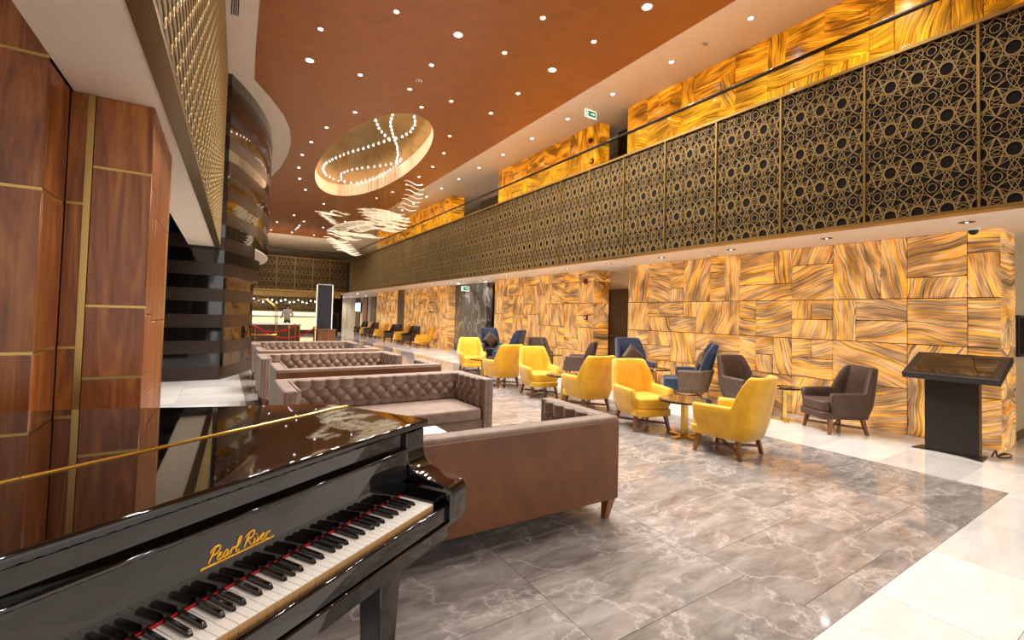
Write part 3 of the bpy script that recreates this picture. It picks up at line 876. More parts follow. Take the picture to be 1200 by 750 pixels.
for i, (x, y, r, lab) in enumerate(SOFAS):
    o = sofa if i == 0 else copy_tree(sofa)
    o.location = (x, y, 0); o.rotation_euler = (0, 0, r)
    tag(o, lab, 'sofa', 'tufted sofas in facing pairs')

# white coffee tables between the facing sofas
def coffee_table(x, y, label, w=.62, d=.55, h=.40, m='white'):
    t = thing('coffee_table', label, 'coffee table', (x, y, 0))
    MB().box(-w/2, w/2, -d/2, d/2, h-.04, h).build('table_top', MAT[m], t, bevel=.006)
    MB().box(-.05, .05, -.05, .05, .02, h-.04).build('pedestal', MAT['brass'], t)
    MB().box(-.22, .22, -.22, .22, 0, .02).build('base_plate', MAT['brass'], t, bevel=.004)
coffee_table(1.42, 3.72, 'white square coffee table between two facing tufted sofas')
coffee_table(1.6, 7.2, 'walnut topped coffee table between the middle pair of sofas', m='walnut_far')
coffee_table(2.98, 7.15, 'low walnut side table beside the middle pair of sofas', .4, .4, .42, 'walnut_far')

# ---- armchairs
def sstep(a, b, x):
    t = min(1, max(0, (x-a)/(b-a))); return t*t*(3-2*t)
def shell(hw, fy, by, arm, back, t, lean, taper, zb=.2, off=0.0, n=48, inner_z=.30, y0=.165, y1=.225):
    ctrl = [(-hw+.015, fy), (-hw, fy+.16), (-hw-.003, .05), (-hw+.004, .19), (-hw*.86, by-.045), (-hw*.5, by-.006), (0, by)]
    ctrl = ctrl + [(-x, y) for x, y in ctrl[-2::-1]]
    path = [(p.x, p.y) for p in catmull([(x, y, 0) for x, y in ctrl], 10)]
    rows = []
    for i, (x, y) in enumerate(path):
        a, b = path[max(0, i-1)], path[min(len(path)-1, i+1)]
        tx, ty = b[0]-a[0], b[1]-a[1]; L = math.hypot(tx, ty); nx, ny = ty/L, -tx/L     # towards the seat
        wb = sstep(y0, y1, y)
        zt = arm - .03*sstep(.05, -.3, -(-y)) * 0 + (back-arm)*wb
        if y < 0: zt -= .012*(-y/.3)
        def P(d, z):
            k = .84 + .16*sstep(zb, .42, z)
            px, py = (x + nx*d)*k, (y + ny*d)*k
            hgt = max(0, z-.40)
            py += lean*hgt*wb + .05*hgt*(1-wb)*0
            px *= 1 - taper*hgt*wb
            px += (0.05*sstep(.3, .6, z)*(1-wb))*(1 if x > 0 else -1)*.5
            return (px, py, z)
        h = zt-zb
        sec = [P(0-off, zb), P(-off, zb+.25*h), P(-off, zb+.5*h), P(-off, zb+.75*h), P(-off, zt-.03), P(t*.15-off, zt-.008), P(t*.5, zt), P(t*.85, zt-.008), P(t, zt-.03),
               P(t, inner_z+.6*(zt-inner_z)), P(t, inner_z+.3*(zt-inner_z)), P(t, inner_z), P(t*.5, zb)]
        rows.append(sec)
    mb = MB(); b = len(mb.v); m = len(rows); n = len(rows[0])
    mb.grid(rows, True)
    mb.f.append(tuple(range(n))[::-1]); mb.f.append(tuple(b+(m-1)*n+k for k in range(n)))
    return mb
def dshape(hw, fy, by, k=1.0, n=10):
    """seat outline: straight back, softly bowed front"""
    pts = [(-hw*k, by), (-hw*k, fy+.10)]
    for i in range(1, n):
        a = PI - PI*i/n
        pts.append((hw*k*math.copysign(abs(math.cos(a))**.55, math.cos(a)), fy+.10 - .10*k*abs(math.sin(a))**.6))
    return pts + [(hw*k, fy+.10), (hw*k, by)]
def armchair(mat, wing=False):
    t = thing('armchair', 'x', 'armchair')
    if not wing:
        shell(.315, -.27, .355, .555, .88, .075, .20, .34).build('shell', MAT[mat], t, smooth=True)
        MB().prism(dshape(.262, -.36, .10), .195, .29).build('apron', MAT[mat], t, bevel=.02, seg=3)
        MB().prism(dshape(.245, -.345, .24), .285, .43).build('seat_cushion', MAT[mat], t, bevel=.04, seg=4)
        lw = 'leg_wood' if mat != 'dark_fabric' else 'leg_wood'
    else:
        shell(.335, -.20, .36, .575, .60, .03, .26, .16, off=.022, inner_z=.2).build('outer_shell', MAT['shell_brown'], t, smooth=True)
        shell(.325, -.19, .345, .585, 1.05, .085, .26, .16).build('inner_shell', MAT[mat], t, smooth=True)
        MB().prism(dshape(.26, -.44, .26), .20, .42).build('seat_cushion', MAT[mat], t, bevel=.045, seg=4)
        MB().prism(dshape(.24, -.40, .25), .165, .205).build('base_board', MAT['leg_wood'], t)
    zt = .2 if not wing else .17
    for sx in (-1, 1):
        for sy in (-1, 1):
            MB().frustum((sx*.255, sy*.25-.02, 0), (.016, .016), (sx*.215, sy*.21-.02, zt+.02), (.024, .024)).build('leg', MAT['leg_wood'], t)
    for s in (-1, 1):
        a, b = Vector((-.235, -.23*s-.02, .085)), Vector((.235, .23*s-.02, .085))
        d = (b-a).normalized(); nrm = Vector((-d.y, d.x, 0))*.011
        mb = MB(); z = .028 if s > 0 else .0279
        mb.prism([tuple((a+nrm)[:2]), tuple((a-nrm)[:2]), tuple((b-nrm)[:2]), tuple((b+nrm)[:2])], .085-z/2, .085+z/2)
        mb.build('stretcher', MAT['leg_wood'], t)
    return t
protos = {}
def place_chair(kind, x, y, rot, label, group):
    if kind not in protos:
        o = protos[kind] = armchair({'yellow': 'yellow', 'dark': 'dark_fabric', 'blue': 'blue'}[kind], kind == 'blue')
    else:
        o = copy_tree(protos[kind])
    o.location = (x, y, 0); o.rotation_euler = (0, 0, rot)
    tag(o, label, 'armchair', group)
    return o
gy = 'yellow armchairs around small round tables'
place_chair('yellow', 4.80, 2.96, PI+R(6), 'yellow velvet armchair showing its back, close to the dark brown chair by the kiosk', gy)
place_chair('yellow', 4.84, 4.27, R(-16), 'yellow velvet armchair facing the piano at the first round table beside the leather backed sofa', gy)
place_chair('yellow', 4.95, 5.47, PI+R(-4), 'yellow velvet armchair with its back against the chair at the first table', gy)
place_chair('yellow', 4.97, 6.82, R(-12), 'yellow velvet armchair facing the piano at the second round table', gy)
place_chair('yellow', 4.93, 8.05, PI+R(3), 'yellow velvet armchair turned away at the third round table', gy)
place_chair('yellow', 5.22, 10.0, R(-16), 'yellow velvet armchair facing the piano, farthest of those in the middle of the hall', gy)
gd = 'dark and blue armchairs along the onyx wall'
place_chair('dark', 7.12, 2.86, R(-122), 'dark brown armchair beside the info kiosk', gd)
place_chair('dark', 7.28, 4.22, R(-14), 'dark brown armchair facing the piano next to a blue wing chair', gd)
b4 = place_chair('blue', 7.15, 5.22, R(-140), 'blue wing chair with brown shell seen from the side holding a brown cushion', gd)
b3 = place_chair('blue', 7.18, 6.48, R(-20), 'blue wing chair before the service door with a brown cushion', gd)
place_chair('dark', 7.22, 8.30, R(-140), 'dark brown armchair seen from the side below the fire alarm', gd)
place_chair('dark', 7.25, 9.95, R(-24), 'dark brown armchair facing the piano before the middle onyx wall', gd)
place_chair('blue', 7.15, 11.35, R(-150), 'blue wing chair seen edge on before the middle onyx wall', gd)
b1 = place_chair('blue', 7.22, 12.5, R(-14), 'blue wing chair with cushion at the corner by the lift lobby', gd)
# far row
gf = 'distant armchairs along the far onyx wall'
FAR = [('dark', 28.9, -80, 'distant dark brown armchair at the wood panel end of the far row'),
       ('yellow', 27.6, -100, 'distant yellow armchair squeezed between the dark ones at the wood panel end'),
       ('dark', 26.6, -75, 'distant dark brown armchair where the far onyx wall ends'),
       ('yellow', 24.6, -100, 'distant yellow armchair seen whole beside the dark strip in the far onyx'),
       ('dark', 22.6, -60, 'distant dark brown armchair before the dark strip in the far onyx'),
       ('yellow', 21.2, -95, 'distant yellow armchair half hidden between two dark brown ones'),
       ('dark', 19.9, -60, 'distant dark brown armchair next to the yellow one at the onyx corner'),
       ('yellow', 18.4, -105, 'distant yellow armchair at the corner of the far onyx wall')]
for kind, y, r, lab in FAR:
    place_chair(kind, 7.25, y, R(r), lab, gf)

# cushions
def cushion(chair, label):
    n = 14; rows = []; mb = MB(); s = .19
    for side in (1, -1):
        rr = []
        for j in range(n+1):
            r = []
            for i in range(n+1):
                a, b = -1+2*i/n, -1+2*j/n
                pinch = 1 - .10*(1-abs(a)**2)*abs(b)**3 - .10*(1-abs(b)**2)*abs(a)**3
                th = .075*((1-a**4)*(1-b**4))**.5
                r.append((a*s*(1-.08*(1-a*a)*b*b), side*th, b*s*(1-.08*(1-b*b)*a*a)))
            rr.append(r)
        mb.grid(rr)
    o = mb.build('cushion', MAT['cushion'], smooth=True, weld=True)
    m = chair.matrix_basis @ Matrix.Translation((.02, .20, .665)) @ Matrix.Rotation(R(-14), 4, 'X') @ Matrix.Rotation(R(42), 4, 'Y')
    o.matrix_basis = m
    tag(o, label, 'cushion', 'brown cushions on the blue wing chairs')
bpy.context.view_layer.update()
cushion(b4, 'brown square cushion on the blue wing chair seen from the side')
cushion(b3, 'brown square cushion on the blue wing chair before the service door')
cushion(b1, 'brown square cushion on the blue wing chair by the lift lobby')

# ---- round side tables
def round_table(x, y, h, label, r=.30, rot=0):
    t = thing('round_table', label, 'side table', (x, y, 0), rot, 'round glass side tables')
    MB().lathe([(0, h-.014), (r-.004, h-.014), (r, h-.010), (r, h-.003), (r-.004, h), (0, h)], 40).build('glass_top', MAT['table_glass'], t, smooth=True, angle=R(30))
    MB().lathe([(r-.008, h-.022), (r+.004, h-.022), (r+.004, h-.013), (r-.008, h-.013)], 40).build('rim', MAT['black'], t)
    MB().box(-.038, .038, -.028, .028, .02, h-.02).build('post', MAT['brass'], t, bevel=.003)
    MB().box(-.21, .21, -.035, .035, 0, .022).box(-.035, .035, -.21, .21, 0, .0219).build('cross_foot', MAT['brass'], t)
round_table(4.90, 3.62, .47, 'round smoked glass table between the two yellow armchairs nearest the kiosk', .31)
round_table(4.98, 6.10, .47, 'round smoked glass table between the second pair of yellow armchairs')
round_table(5.0, 9.0, .47, 'round smoked glass table between the farthest pair of yellow armchairs')
round_table(7.10, 3.52, .50, 'round smoked glass table between two dark brown armchairs', .22, R(35))
round_table(6.98, 5.85, .52, 'round smoked glass table between two blue wing chairs', .30, R(20))
round_table(7.10, 9.2, .50, 'round smoked glass table between dark brown armchairs below the fire alarm', .28)
round_table(6.75, 11.95, .50, 'round smoked glass table between blue wing chairs by the lift lobby', .28)

# ---- info kiosk
MAT['kiosk'] = plain('kiosk_graphite', '#2b2522', .42, .3)
MAT['kiosk_glass'] = plain('kiosk_screen', '#120c08', .04, 0, .4, .7)
kx = thing('info_kiosk', 'dark touch screen kiosk with tilted top before the onyx wall', 'kiosk', (7.12, 1.69, 0))
MB().box(-.05, .055, -.235, .225, .012, .93).build('column', MAT['kiosk'], kx, bevel=.004)
MB().box(-.05, .03, -.242, -.235, .012, .93).build('edge_strip', MAT['bronze'], kx)
bp = [(-.16, -.28), (-.08, -.10), (-.06, .12), (-.10, .33), (.16, .30), (.16, -.26)]
MB().prism(bp, 0, .012).build('base_plate', MAT['kiosk'], kx)
hd = MB()
th = .075
ax, az, bx_, bz = -.265, .905, .30, 1.135
L = math.hypot(bx_-ax, bz-az); nxv, nzv = (bz-az)/L*th, -(bx_-ax)/L*th
hd.prism([(ax, az), (bx_, bz), (bx_+nxv, bz+nzv), (ax+nxv, az+nzv)], -.44, .38, 'y')
hd.build('screen_housing', MAT['kiosk'], kx, bevel=.012, seg=2)
e = .055; dx, dz = (bx_-ax)/L, (bz-az)/L
def hp(s, lift): return (ax+dx*s-nxv/th*lift, az+dz*s-nzv/th*lift)
sc = MB().prism([hp(e, .0005), hp(L-e, .0005), hp(L-e, .003), hp(e, .003)], -.44+e+.02, .38-e-.02, 'y')
sc.build('screen', MAT['kiosk_glass'], kx)
cord = catmull([(7.29, 1.40, .012), (7.30, 1.39, .05), (7.31, 1.37, .09), (7.33, 1.36, .02), (7.45, 1.30, .012), (7.58, 1.30, .02), (7.55, 1.36, .03), (7.40, 1.37, .015), (7.50, 1.33, .035), (7.60, 1.34, .012)], 6)
tag(MB().tube(cord, .007, 6).build('power_cord', MAT['black'], smooth=True), 'black power cord bunched on the floor beside the kiosk', 'cord')

# ================================================================== GRAND PIANO
MAT['ivory'] = plain('white_key', '#ece8e2', .22, 0, .3)
MAT['key_side'] = plain('key_wood', '#c79a63', .5)
MAT['ebony'] = plain('black_key', '#0b0a0a', .18, 0, .2)
MAT['felt'] = plain('red_felt', '#b51a22', .9)
MAT['logo'] = plain('gold_lettering', '#e0a93a', .3, .6)
PA = math.atan2(.5276, .8495)
pn = thing('grand_piano', 'black lacquered grand piano with closed lid and open keyboard', 'piano', (.177, 1.288, 0), PA)
# outline (u, v): player side at low v, tail curving away
body = [(-.775, .19), (.775, .19), (.785, .60)]
tail = catmull([(.785, .60, 0), (.765, .76, 0), (.66, .90, 0), (.50, 1.08, 0), (.34, 1.28, 0), (.18, 1.48, 0), (-.02, 1.66, 0), (-.28, 1.80, 0), (-.55, 1.83, 0), (-.72, 1.76, 0), (-.775, 1.60, 0)], 5)
outline = body[:2] + [(p.x, p.y) for p in tail]
MB().prism(outline, .62, .965).build('rim', MAT['lacquer'], pn, bevel=.004, seg=1)
def grow(poly, d):
    cx = sum(p[0] for p in poly)/len(poly); cy = sum(p[1] for p in poly)/len(poly); out = []
    n = len(poly)
    for i in range(n):
        a, b = poly[i-1], poly[(i+1) % n]; tx, ty = b[0]-a[0], b[1]-a[1]; L = math.hypot(tx, ty)
        out.append((poly[i][0]+ty/L*d, poly[i][1]-tx/L*d))
    return out
lid_o = [(-.80, .165), (.80, .165)] + [(p[0], p[1]) for p in grow(outline, .02)[2:-1]] + [(-.80, 1.6)]
HV = .645
front = [(-.80, .165), (.80, .165), (.805, HV-.002), (-.80, HV-.002)]
back_l = [(-.80, HV+.002), (.805, HV+.002)] + [p for p in lid_o[2:] if p[1] > HV+.01]
fl = MB().prism(front, .968, .998).build('lid_front_flap', MAT['lacquer'], pn, bevel=.010, seg=3)
lb = MB().prism(back_l, .968, .998).build('lid', MAT['lacquer'], pn, bevel=.008, seg=2)
MB().box(-.80, .80, HV-.013, HV+.009, .9965, 1.0005).tube([(-.80, HV, .999), (.80, HV, .999)], .005, 8).build('hinge', MAT['brass'], lb)
for i in range(5):
    x = -.62+i*.31
    MB().box(x-.002, x+.002, HV-.008, HV+.008, .9975, 1.004).build('hinge_knuckle', MAT['brass'], lb)
# front: shelf below the lid, name board with lettering, felt, keys
MB().box(-.66, .66, .20, .26, .90, .965).build('front_rail', MAT['lacquer'], pn)
MB().box(-.66, .66, .160, .215, .893, .905).build('fallboard_lip', MAT['lacquer'], pn, bevel=.004)
FV0, FV1 = .158, .166          # fall board leans back a little
fb = MB().prism([(FV0, .735), (FV1, .895), (FV1+.02, .895), (FV0+.03, .735)], -.655, .655, 'x').build('fallboard', MAT['lacquer'], pn)
MB().box(-.613, .613, .1505, .157, .728, .7365).build('felt_strip', MAT['felt'], pn)
# lettering on the fall board, drawn as joined script strokes
STROKES = [
 [(0.55,0.1),(0.75,1.3),(0.95,2.3)], [(0.35,1.75),(0.7,2.3),(1.4,2.4),(1.65,1.9),(1.35,1.35),(0.8,1.15)],                   # P
 [(1.55,.55),(1.95,.75),(2.0,1.05),(1.75,1.1),(1.6,.7),(1.7,.2),(2.05,.1),(2.35,.4)],                                     # e
 [(2.95,.95),(2.65,1.1),(2.4,.7),(2.5,.15),(2.8,.25),(3.0,.95),(2.98,.3),(3.1,.1),(3.3,.35)],                              # a
 [(3.3,.35),(3.45,1.05),(3.6,.95),(3.55,.8),(3.85,1.0),(3.95,.9)], [(3.42,.9),(3.4,.1)],                                   # r
 [(4.05,.5),(4.4,1.3),(4.5,2.2),(4.25,2.3),(4.15,1.4),(4.12,.4),(4.3,.08),(4.6,.3)],                                      # l
 [(5.35,0.1),(5.5,1.2),(5.7,2.3)], [(5.1,1.75),(5.5,2.3),(6.2,2.4),(6.45,1.95),(6.15,1.4),(5.6,1.2),(6.0,.7),(6.35,.1),(6.7,.25)],  # R
 [(6.75,1.0),(6.72,.3),(6.9,.08),(7.1,.4)], [(6.85,1.45),(6.9,1.6)],                                                       # i
 [(7.1,.95),(7.2,.95),(7.25,.1),(7.6,.6),(7.65,1.05)],                                                                    # v
 [(7.75,.55),(8.1,.75),(8.15,1.05),(7.92,1.1),(7.78,.7),(7.85,.2),(8.2,.1),(8.5,.4)],                                     # e
 [(8.5,.4),(8.6,1.05),(8.72,.95),(8.7,.8),(9.0,1.02),(9.15,.9)], [(8.58,.9),(8.55,.1)],                                    # r
 [(-.25,-.25),(0.0,-.38),(.4,-.30),(9.3,-.30),(9.55,-.18),(9.4,-.05)]]                                                     # flourish
lm = MB()
def on_board(x, y):
    x = x + .22*y
    u = -.128 + x*.0192; z = .812 + y*.0150
    f = (z-.735)/.16; v = FV0 + (FV1-FV0)*f - .0012
    return (u, v, z)
for s in STROKES:
    pts = catmull([on_board(x, y) for x, y in s], 6)
    n = len(pts)
    lm.tube(pts, .0016, 5, radii=[.0020+.0012*math.sin(PI*(.15+.7*i/max(1, n-1))) for i in range(n)])
o = lm.build('lettering', MAT['logo'], fb, smooth=True); o['label'] = 'gold script lettering'
# white and black keys
KW = .0235
wk = MB().box(-KW/2+.0006, KW/2-.0006, 0, .15, .713, .733).mesh('white_key', MAT['ivory'], bevel=.0012, seg=1)
wf_me = MB().box(-KW/2+.0008, KW/2-.0008, -.0006, .0004, .700, .7295).mesh('key_front', MAT['key_side'])
bk = MB().prism([(.050, .733), (.056, .7425), (.060, .745), (.148, .746), (.150, .733)], -.0055, .0055, 'x').mesh('black_key', MAT['ebony'], bevel=.0012, seg=1)
names = 'ABCDEFG'
for i in range(52):
    x = (i-25.5)*KW
    k = link('white_key', wk, pn, (x, 0, 0)); link('key_front', wf_me, k)
    n = names[i % 7]
    if n in 'ACDFG' and i < 51:
        dx = {'A': .002, 'C': -.003, 'D': .003, 'F': -.003, 'G': 0.0}[n]
        link('black_key', bk, pn, (x+KW/2+dx, 0, 0))
# key blocks, cheeks, key slip and bed
for s in (-1, 1):
    a, b = (.613, .66) if s > 0 else (-.66, -.613)
    MB().box(a, b, .004, .155, .700, .742).build('key_block', MAT['lacquer'], pn, bevel=.003)
    prof = [(.24, .965), (.172, .965), (.172, .90)] + [(p.x, p.y) for p in catmull([(.170, .885, 0), (.162, .850, 0), (.135, .822, 0), (.095, .806, 0), (.05, .797, 0), (0, .790, 0), (-.028, .782, 0), (-.044, .764, 0), (-.047, .74, 0)], 3)] + [(-.047, .66), (-.03, .63), (.0, .62), (.24, .62)]
    a, b = (.66, .776) if s > 0 else (-.776, -.66)
    MB().prism(prof, a, b, 'x').build('cheek', MAT['lacquer'], pn, bevel=.006, seg=2)
MB().box(-.66, .66, -.030, -.006, .655, .716).build('key_slip', MAT['lacquer'], pn, bevel=.006, seg=2)
MB().box(-.66, .66, -.04, .60, .60, .655).build('key_bed', MAT['lacquer'], pn, bevel=.004, seg=1)
for (u, v) in ((.56, .20), (-.60, .20), (-.35, 1.45)):
    MB().frustum((u, v, .05), (.042, .042), (u, v, .62), (.062, .062)).build('leg', MAT['lacquer'], pn, bevel=.004, seg=1)
    MB().lathe([(0, 0), (.03, .005), (.03, .045), (0, .05)], 14, (u, v, 0)).build('caster', MAT['brass'], pn, smooth=True)
MB().box(-.02, .02, .40, .44, .12, .60).box(-.10, -.06, .40, .44, .12, .60).box(-.14, .06, .38, .46, .10, .14).build('pedal_lyre', MAT['lacquer'], pn)
MB().box(-.11, -.09, .28, .40, .105, .115).box(-.05, -.03, .28, .40, .105, .115).box(.01, .03, .28, .40, .105, .115).build('pedal', MAT['brass'], pn)

# ================================================================== CHANDELIER
gm = N('blade_glass')
gm.b.inputs['Base Color'].default_value = lin('#fff3da'); gm.b.inputs['Roughness'].default_value = .15
gm.b.inputs['Emission Color'].default_value = lin('#fff0d2'); gm.b.inputs['Emission Strength'].default_value = .24
MAT['blade'] = gm.m
ch = thing('blade_chandelier', 'swarm of wavy glass blades hanging on thin cables below the oval recess', 'chandelier', (0, 0, 0))
STREAMS = [
 ([(5.17, 14.5, 5.87), (5.27, 14.5, 5.73), (5.26, 14.5, 5.54), (5.23, 14.5, 5.37), (5.15, 14.5, 5.21), (5.09, 14.5, 5.03), (4.99, 14.5, 4.83)], 7, .62, .2),
 ([(4.03, 16, 4.96), (4.46, 16, 5.05), (4.81, 16, 5.05), (5.18, 16, 5.04)], 14, .62, .5),
 ([(4.07, 16, 4.86), (4.46, 16, 4.93), (5.0, 16, 4.94), (5.42, 16, 4.93)], 16, .62, .5),
 ([(4.2, 16, 4.78), (4.64, 16, 4.82), (5.09, 16, 4.82), (5.42, 16, 4.82)], 16, .62, .5),
 ([(4.65, 16, 4.71), (5.01, 16, 4.69), (5.33, 16, 4.67)], 12, .62, .5),
 ([(4.74, 16, 4.55), (5.06, 16, 4.54), (5.29, 16, 4.55)], 10, .6, .5),
 ([(4.61, 16, 4.4), (4.93, 16, 4.4), (5.11, 16, 4.46)], 8, .6, .5),
 ([(4.29, 16, 4.69), (4.6, 16, 4.64)], 6, .6, .5),
 ([(3.18, 16.5, 4.18), (3.48, 16.5, 4.42), (3.82, 16.5, 4.55), (4.21, 16.5, 4.67), (4.61, 16.5, 4.68)], 20, .62, .5),
 ([(3.1, 16, 4.08), (3.47, 16, 4.12), (3.8, 16, 4.1), (4.14, 16, 4.1), (4.44, 16, 4.13)], 18, .62, .5),
 ([(3.71, 16, 4.24), (3.96, 16, 4.35), (4.22, 16, 4.43), (4.48, 16, 4.47)], 10, .6, .5),
 ([(3.09, 16, 4.02), (3.39, 16, 3.94), (3.68, 16, 3.96)], 9, .6, .5),
 ([(2.77, 17, 4.9), (3.06, 17, 4.91), (3.32, 17, 4.9)], 7, .5, .5),
 ([(3.36, 17, 5.02), (3.53, 17, 4.98)], 5, .5, .5),
 ([(2.86, 17, 4.85), (3.03, 17, 4.73), (3.2, 17, 4.62), (3.33, 17, 4.52)], 9, .4, .5),
 ([(2.99, 15.5, 3.81), (3.1, 15.5, 3.7), (3.2, 15.5, 3.61), (3.3, 15.5, 3.52), (3.4, 15.5, 3.42), (3.48, 15.5, 3.38)], 11, .75, .3)]
def blade_mesh():
    top, bot = [], []
    for i in range(15):
        t = i/14; x = t-.5
        zc = .062*math.sin(2*PI*t*1.0+.4) - .10*(t-.5); w = .021*math.sin(PI*(.06+.88*t))**.6
        top.append((x, zc+w)); bot.append((x, zc-w))
    return MB().prism(top + bot[::-1], -.02, .02, 'y').mesh('glass_blade', MAT['blade'], smooth=True, angle=R(35))
bl_me = blade_mesh()
cable_me = MB().tube([(0, 0, 0), (0, 0, 1)], .0028, 4).mesh('cable', MAT['gold'])
rc = random.Random(5)
for pts, n, w, j in STREAMS:
    for p in along(pts, n):
        y = p.y + rc.uniform(-j, j)
        k = y/p.y; pos = Vector((p.x*k, y, EYE+(p.z-EYE)*k))
        o = link('glass_blade', bl_me, ch, pos, (0, 0, R(-20)+rc.uniform(-.25, .25)), (w, 1, w*1.0))
        L = ZC+.51-pos.z
        # cable hangs from the gilded top (kept inside the oval)
        dx, dy = (pos.x-OC[0])/OA, (pos.y-OC[1])/OB
        if dx*dx+dy*dy < .93:
            link('cable', cable_me, ch, (pos.x, pos.y, pos.z), scale=(1, 1, L))
        else:
            q = .95/math.sqrt(dx*dx+dy*dy); tp = Vector((OC[0]+(pos.x-OC[0])*q, OC[1]+(pos.y-OC[1])*q, ZC+.5)); dv = tp-pos
            c = link('cable', cable_me, ch, pos, scale=(1, 1, dv.length)); c.rotation_mode = 'QUATERNION'; c.rotation_quaternion = Vector((0,0,1)).rotation_difference(dv)

# ================================================================== SMALL DEVICES
MAT['red'] = plain('alarm_red', '#8c1a12', .4)
MAT['sign_green'] = plain('sign_green', '#0f7a4a', .4, emis='#0f7a4a', estr=.5)
MAT['sign_white'] = plain('sign_white', '#f2fff8', .4, emis='#eafff4', estr=.7)
def alarm_box(x, y, z, label, group):
    t = thing('alarm_call_point', label, 'alarm', (x, y, z), 0, group)
    MB().box(-.05, 0, -.055, .055, -.06, .06).build('housing', MAT['red'], t, bevel=.006)
    MB().box(-.056, -.05, -.02, .02, -.03, .025).build('press_plate', MAT['white'], t)
def sounder(x, y, z, label, group):
    t = thing('alarm_sounder', label, 'alarm', (x, y, z), 0, group)
    a = MB().lathe([(0, 0), (.07, 0), (.075, .02), (.06, .055), (0, .06)], 20).build('dome', MAT['red'], t, smooth=True); a.rotation_euler = (0, -PI/2, 0)
    b = MB().lathe([(0, .0), (.04, 0), (.035, .015), (0, .02)], 16).build('cap', MAT['red'], t, smooth=True); b.rotation_euler = (0, -PI/2, 0); b.location = (-.058, 0, 0)
sounder(XO, 8.68, 2.37, 'round red alarm sounder high on the ground level onyx wall', 'alarm devices')
alarm_box(XO, 8.64, 1.46, 'square red fire call point on the ground level onyx wall', 'alarm devices')
sounder(XO, 8.60, 5.97, 'round red alarm sounder on the upper gallery onyx wall', 'alarm devices')
alarm_box(XO, 8.54, 5.42, 'square red fire call point on the upper gallery onyx wall', 'alarm devices')
def exit_sign(x, y, z, top, label):
    t = thing('exit_sign', label, 'exit sign', (x, y, z), 0)
    MB().box(-.17, .17, -.012, .012, -.09, .09).build('panel', MAT['sign_white'], t, bevel=.004)
    MB().box(-.145, .145, -.014, -.012, -.065, .065).build('green_field', MAT['sign_green'], t)
    # running figure and arrow in white
    f = MB()
    f.prism([(-.115, .045), (-.10, .06), (-.085, .045), (-.10, .03)], -.0155, -.014, 'y')
    f.prism([(-.13, .025), (-.09, .03), (-.06, .01), (-.065, 0), (-.09, .012), (-.10, -.015), (-.075, -.035), (-.075, -.06), (-.09, -.06), (-.09, -.042), (-.115, -.025), (-.14, -.045), (-.15, -.035), (-.12, -.008), (-.115, .012), (-.135, .01)], -.0155, -.014, 'y')
    f.prism([(.0, .012), (.07, .012), (.07, .035), (.12, 0), (.07, -.035), (.07, -.012), (.0, -.012)], -.0155, -.014, 'y')
    f.build('pictogram', MAT['sign_white'], t)
    MB().tube([(0, 0, .09), (0, 0, top-z)], .008, 6).build('hanger', MAT['white'], t)
    MB().lathe([(0, 0), (.03, 0), (.04, .02), (0, .022)], 12, (0, 0, top-z-.022)).build('ceiling_rose', MAT['white'], t)
exit_sign(6.90, 7.70, 6.10, ZC, 'green and white exit sign hanging from the gallery ceiling')
exit_sign(7.75, 15.5, 2.44, SOF, 'green exit sign hanging under the soffit by the dark marble wall')
def detector(x, y, z, label, group, r=.06, m='white'):
    t = thing('smoke_detector', label, 'smoke detector', (x, y, z), 0, group)
    MB().lathe([(0, -.035), (r*.55, -.035), (r*.62, -.02), (0, -.018)], 18).build('sensor', MAT['steel'], t, smooth=True)
    MB().lathe([(0, -.02), (r, -.02), (r*1.05, -.006), (r*1.05, 0), (0, 0)], 20).build('base', MAT[m], t, smooth=True)
detector(6.99, 4.84, ZC, 'white smoke detector in the cream gallery ceiling', 'smoke detectors')
detector(3.28, 9.0, ZB, 'white ringed smoke detector in the brown ceiling near the oval recess', 'smoke detectors', .07)
detector(7.40, 4.90, SOF, 'flat white smoke detector in the soffit above the wing chairs', 'smoke detectors', .09)
dc = thing('dome_camera', 'white dome camera in the soffit above the kiosk', 'camera', (7.58, 1.60, SOF))
MB().lathe([(0, -.03), (.07, -.03), (.075, -.005), (.075, 0), (0, 0)], 20).build('housing', MAT['white'], dc, smooth=True)
MB().lathe([(0, -.085), (.02, -.08), (.042, -.06), (.048, -.03), (0, -.028)], 20).build('dome', MAT['black'], dc, smooth=True)

# ================================================================== FAR END
MAT['bar_glow'] = plain('bar_glow', '#fff0c8', .4, emis='#ffe4a8', estr=.8)
MAT['dark_wood'] = walnut('dark_walnut', '#2c1a0e', '#4a2c18', '#5e3c22', .4)
MAT['rope'] = plain('red_velvet_rope', '#b3151c', .7)
MAT['tv'] = plain('tv_screen', '#bcd4f2', .3, emis='#b8d2f5', estr=1.0)
MAT['totem'] = plain('totem_navy', '#2a2730', .35)
MAT['edge_glow'] = plain('totem_edge_light', '#fff3d6', .4, emis='#fff0d0', estr=.8)
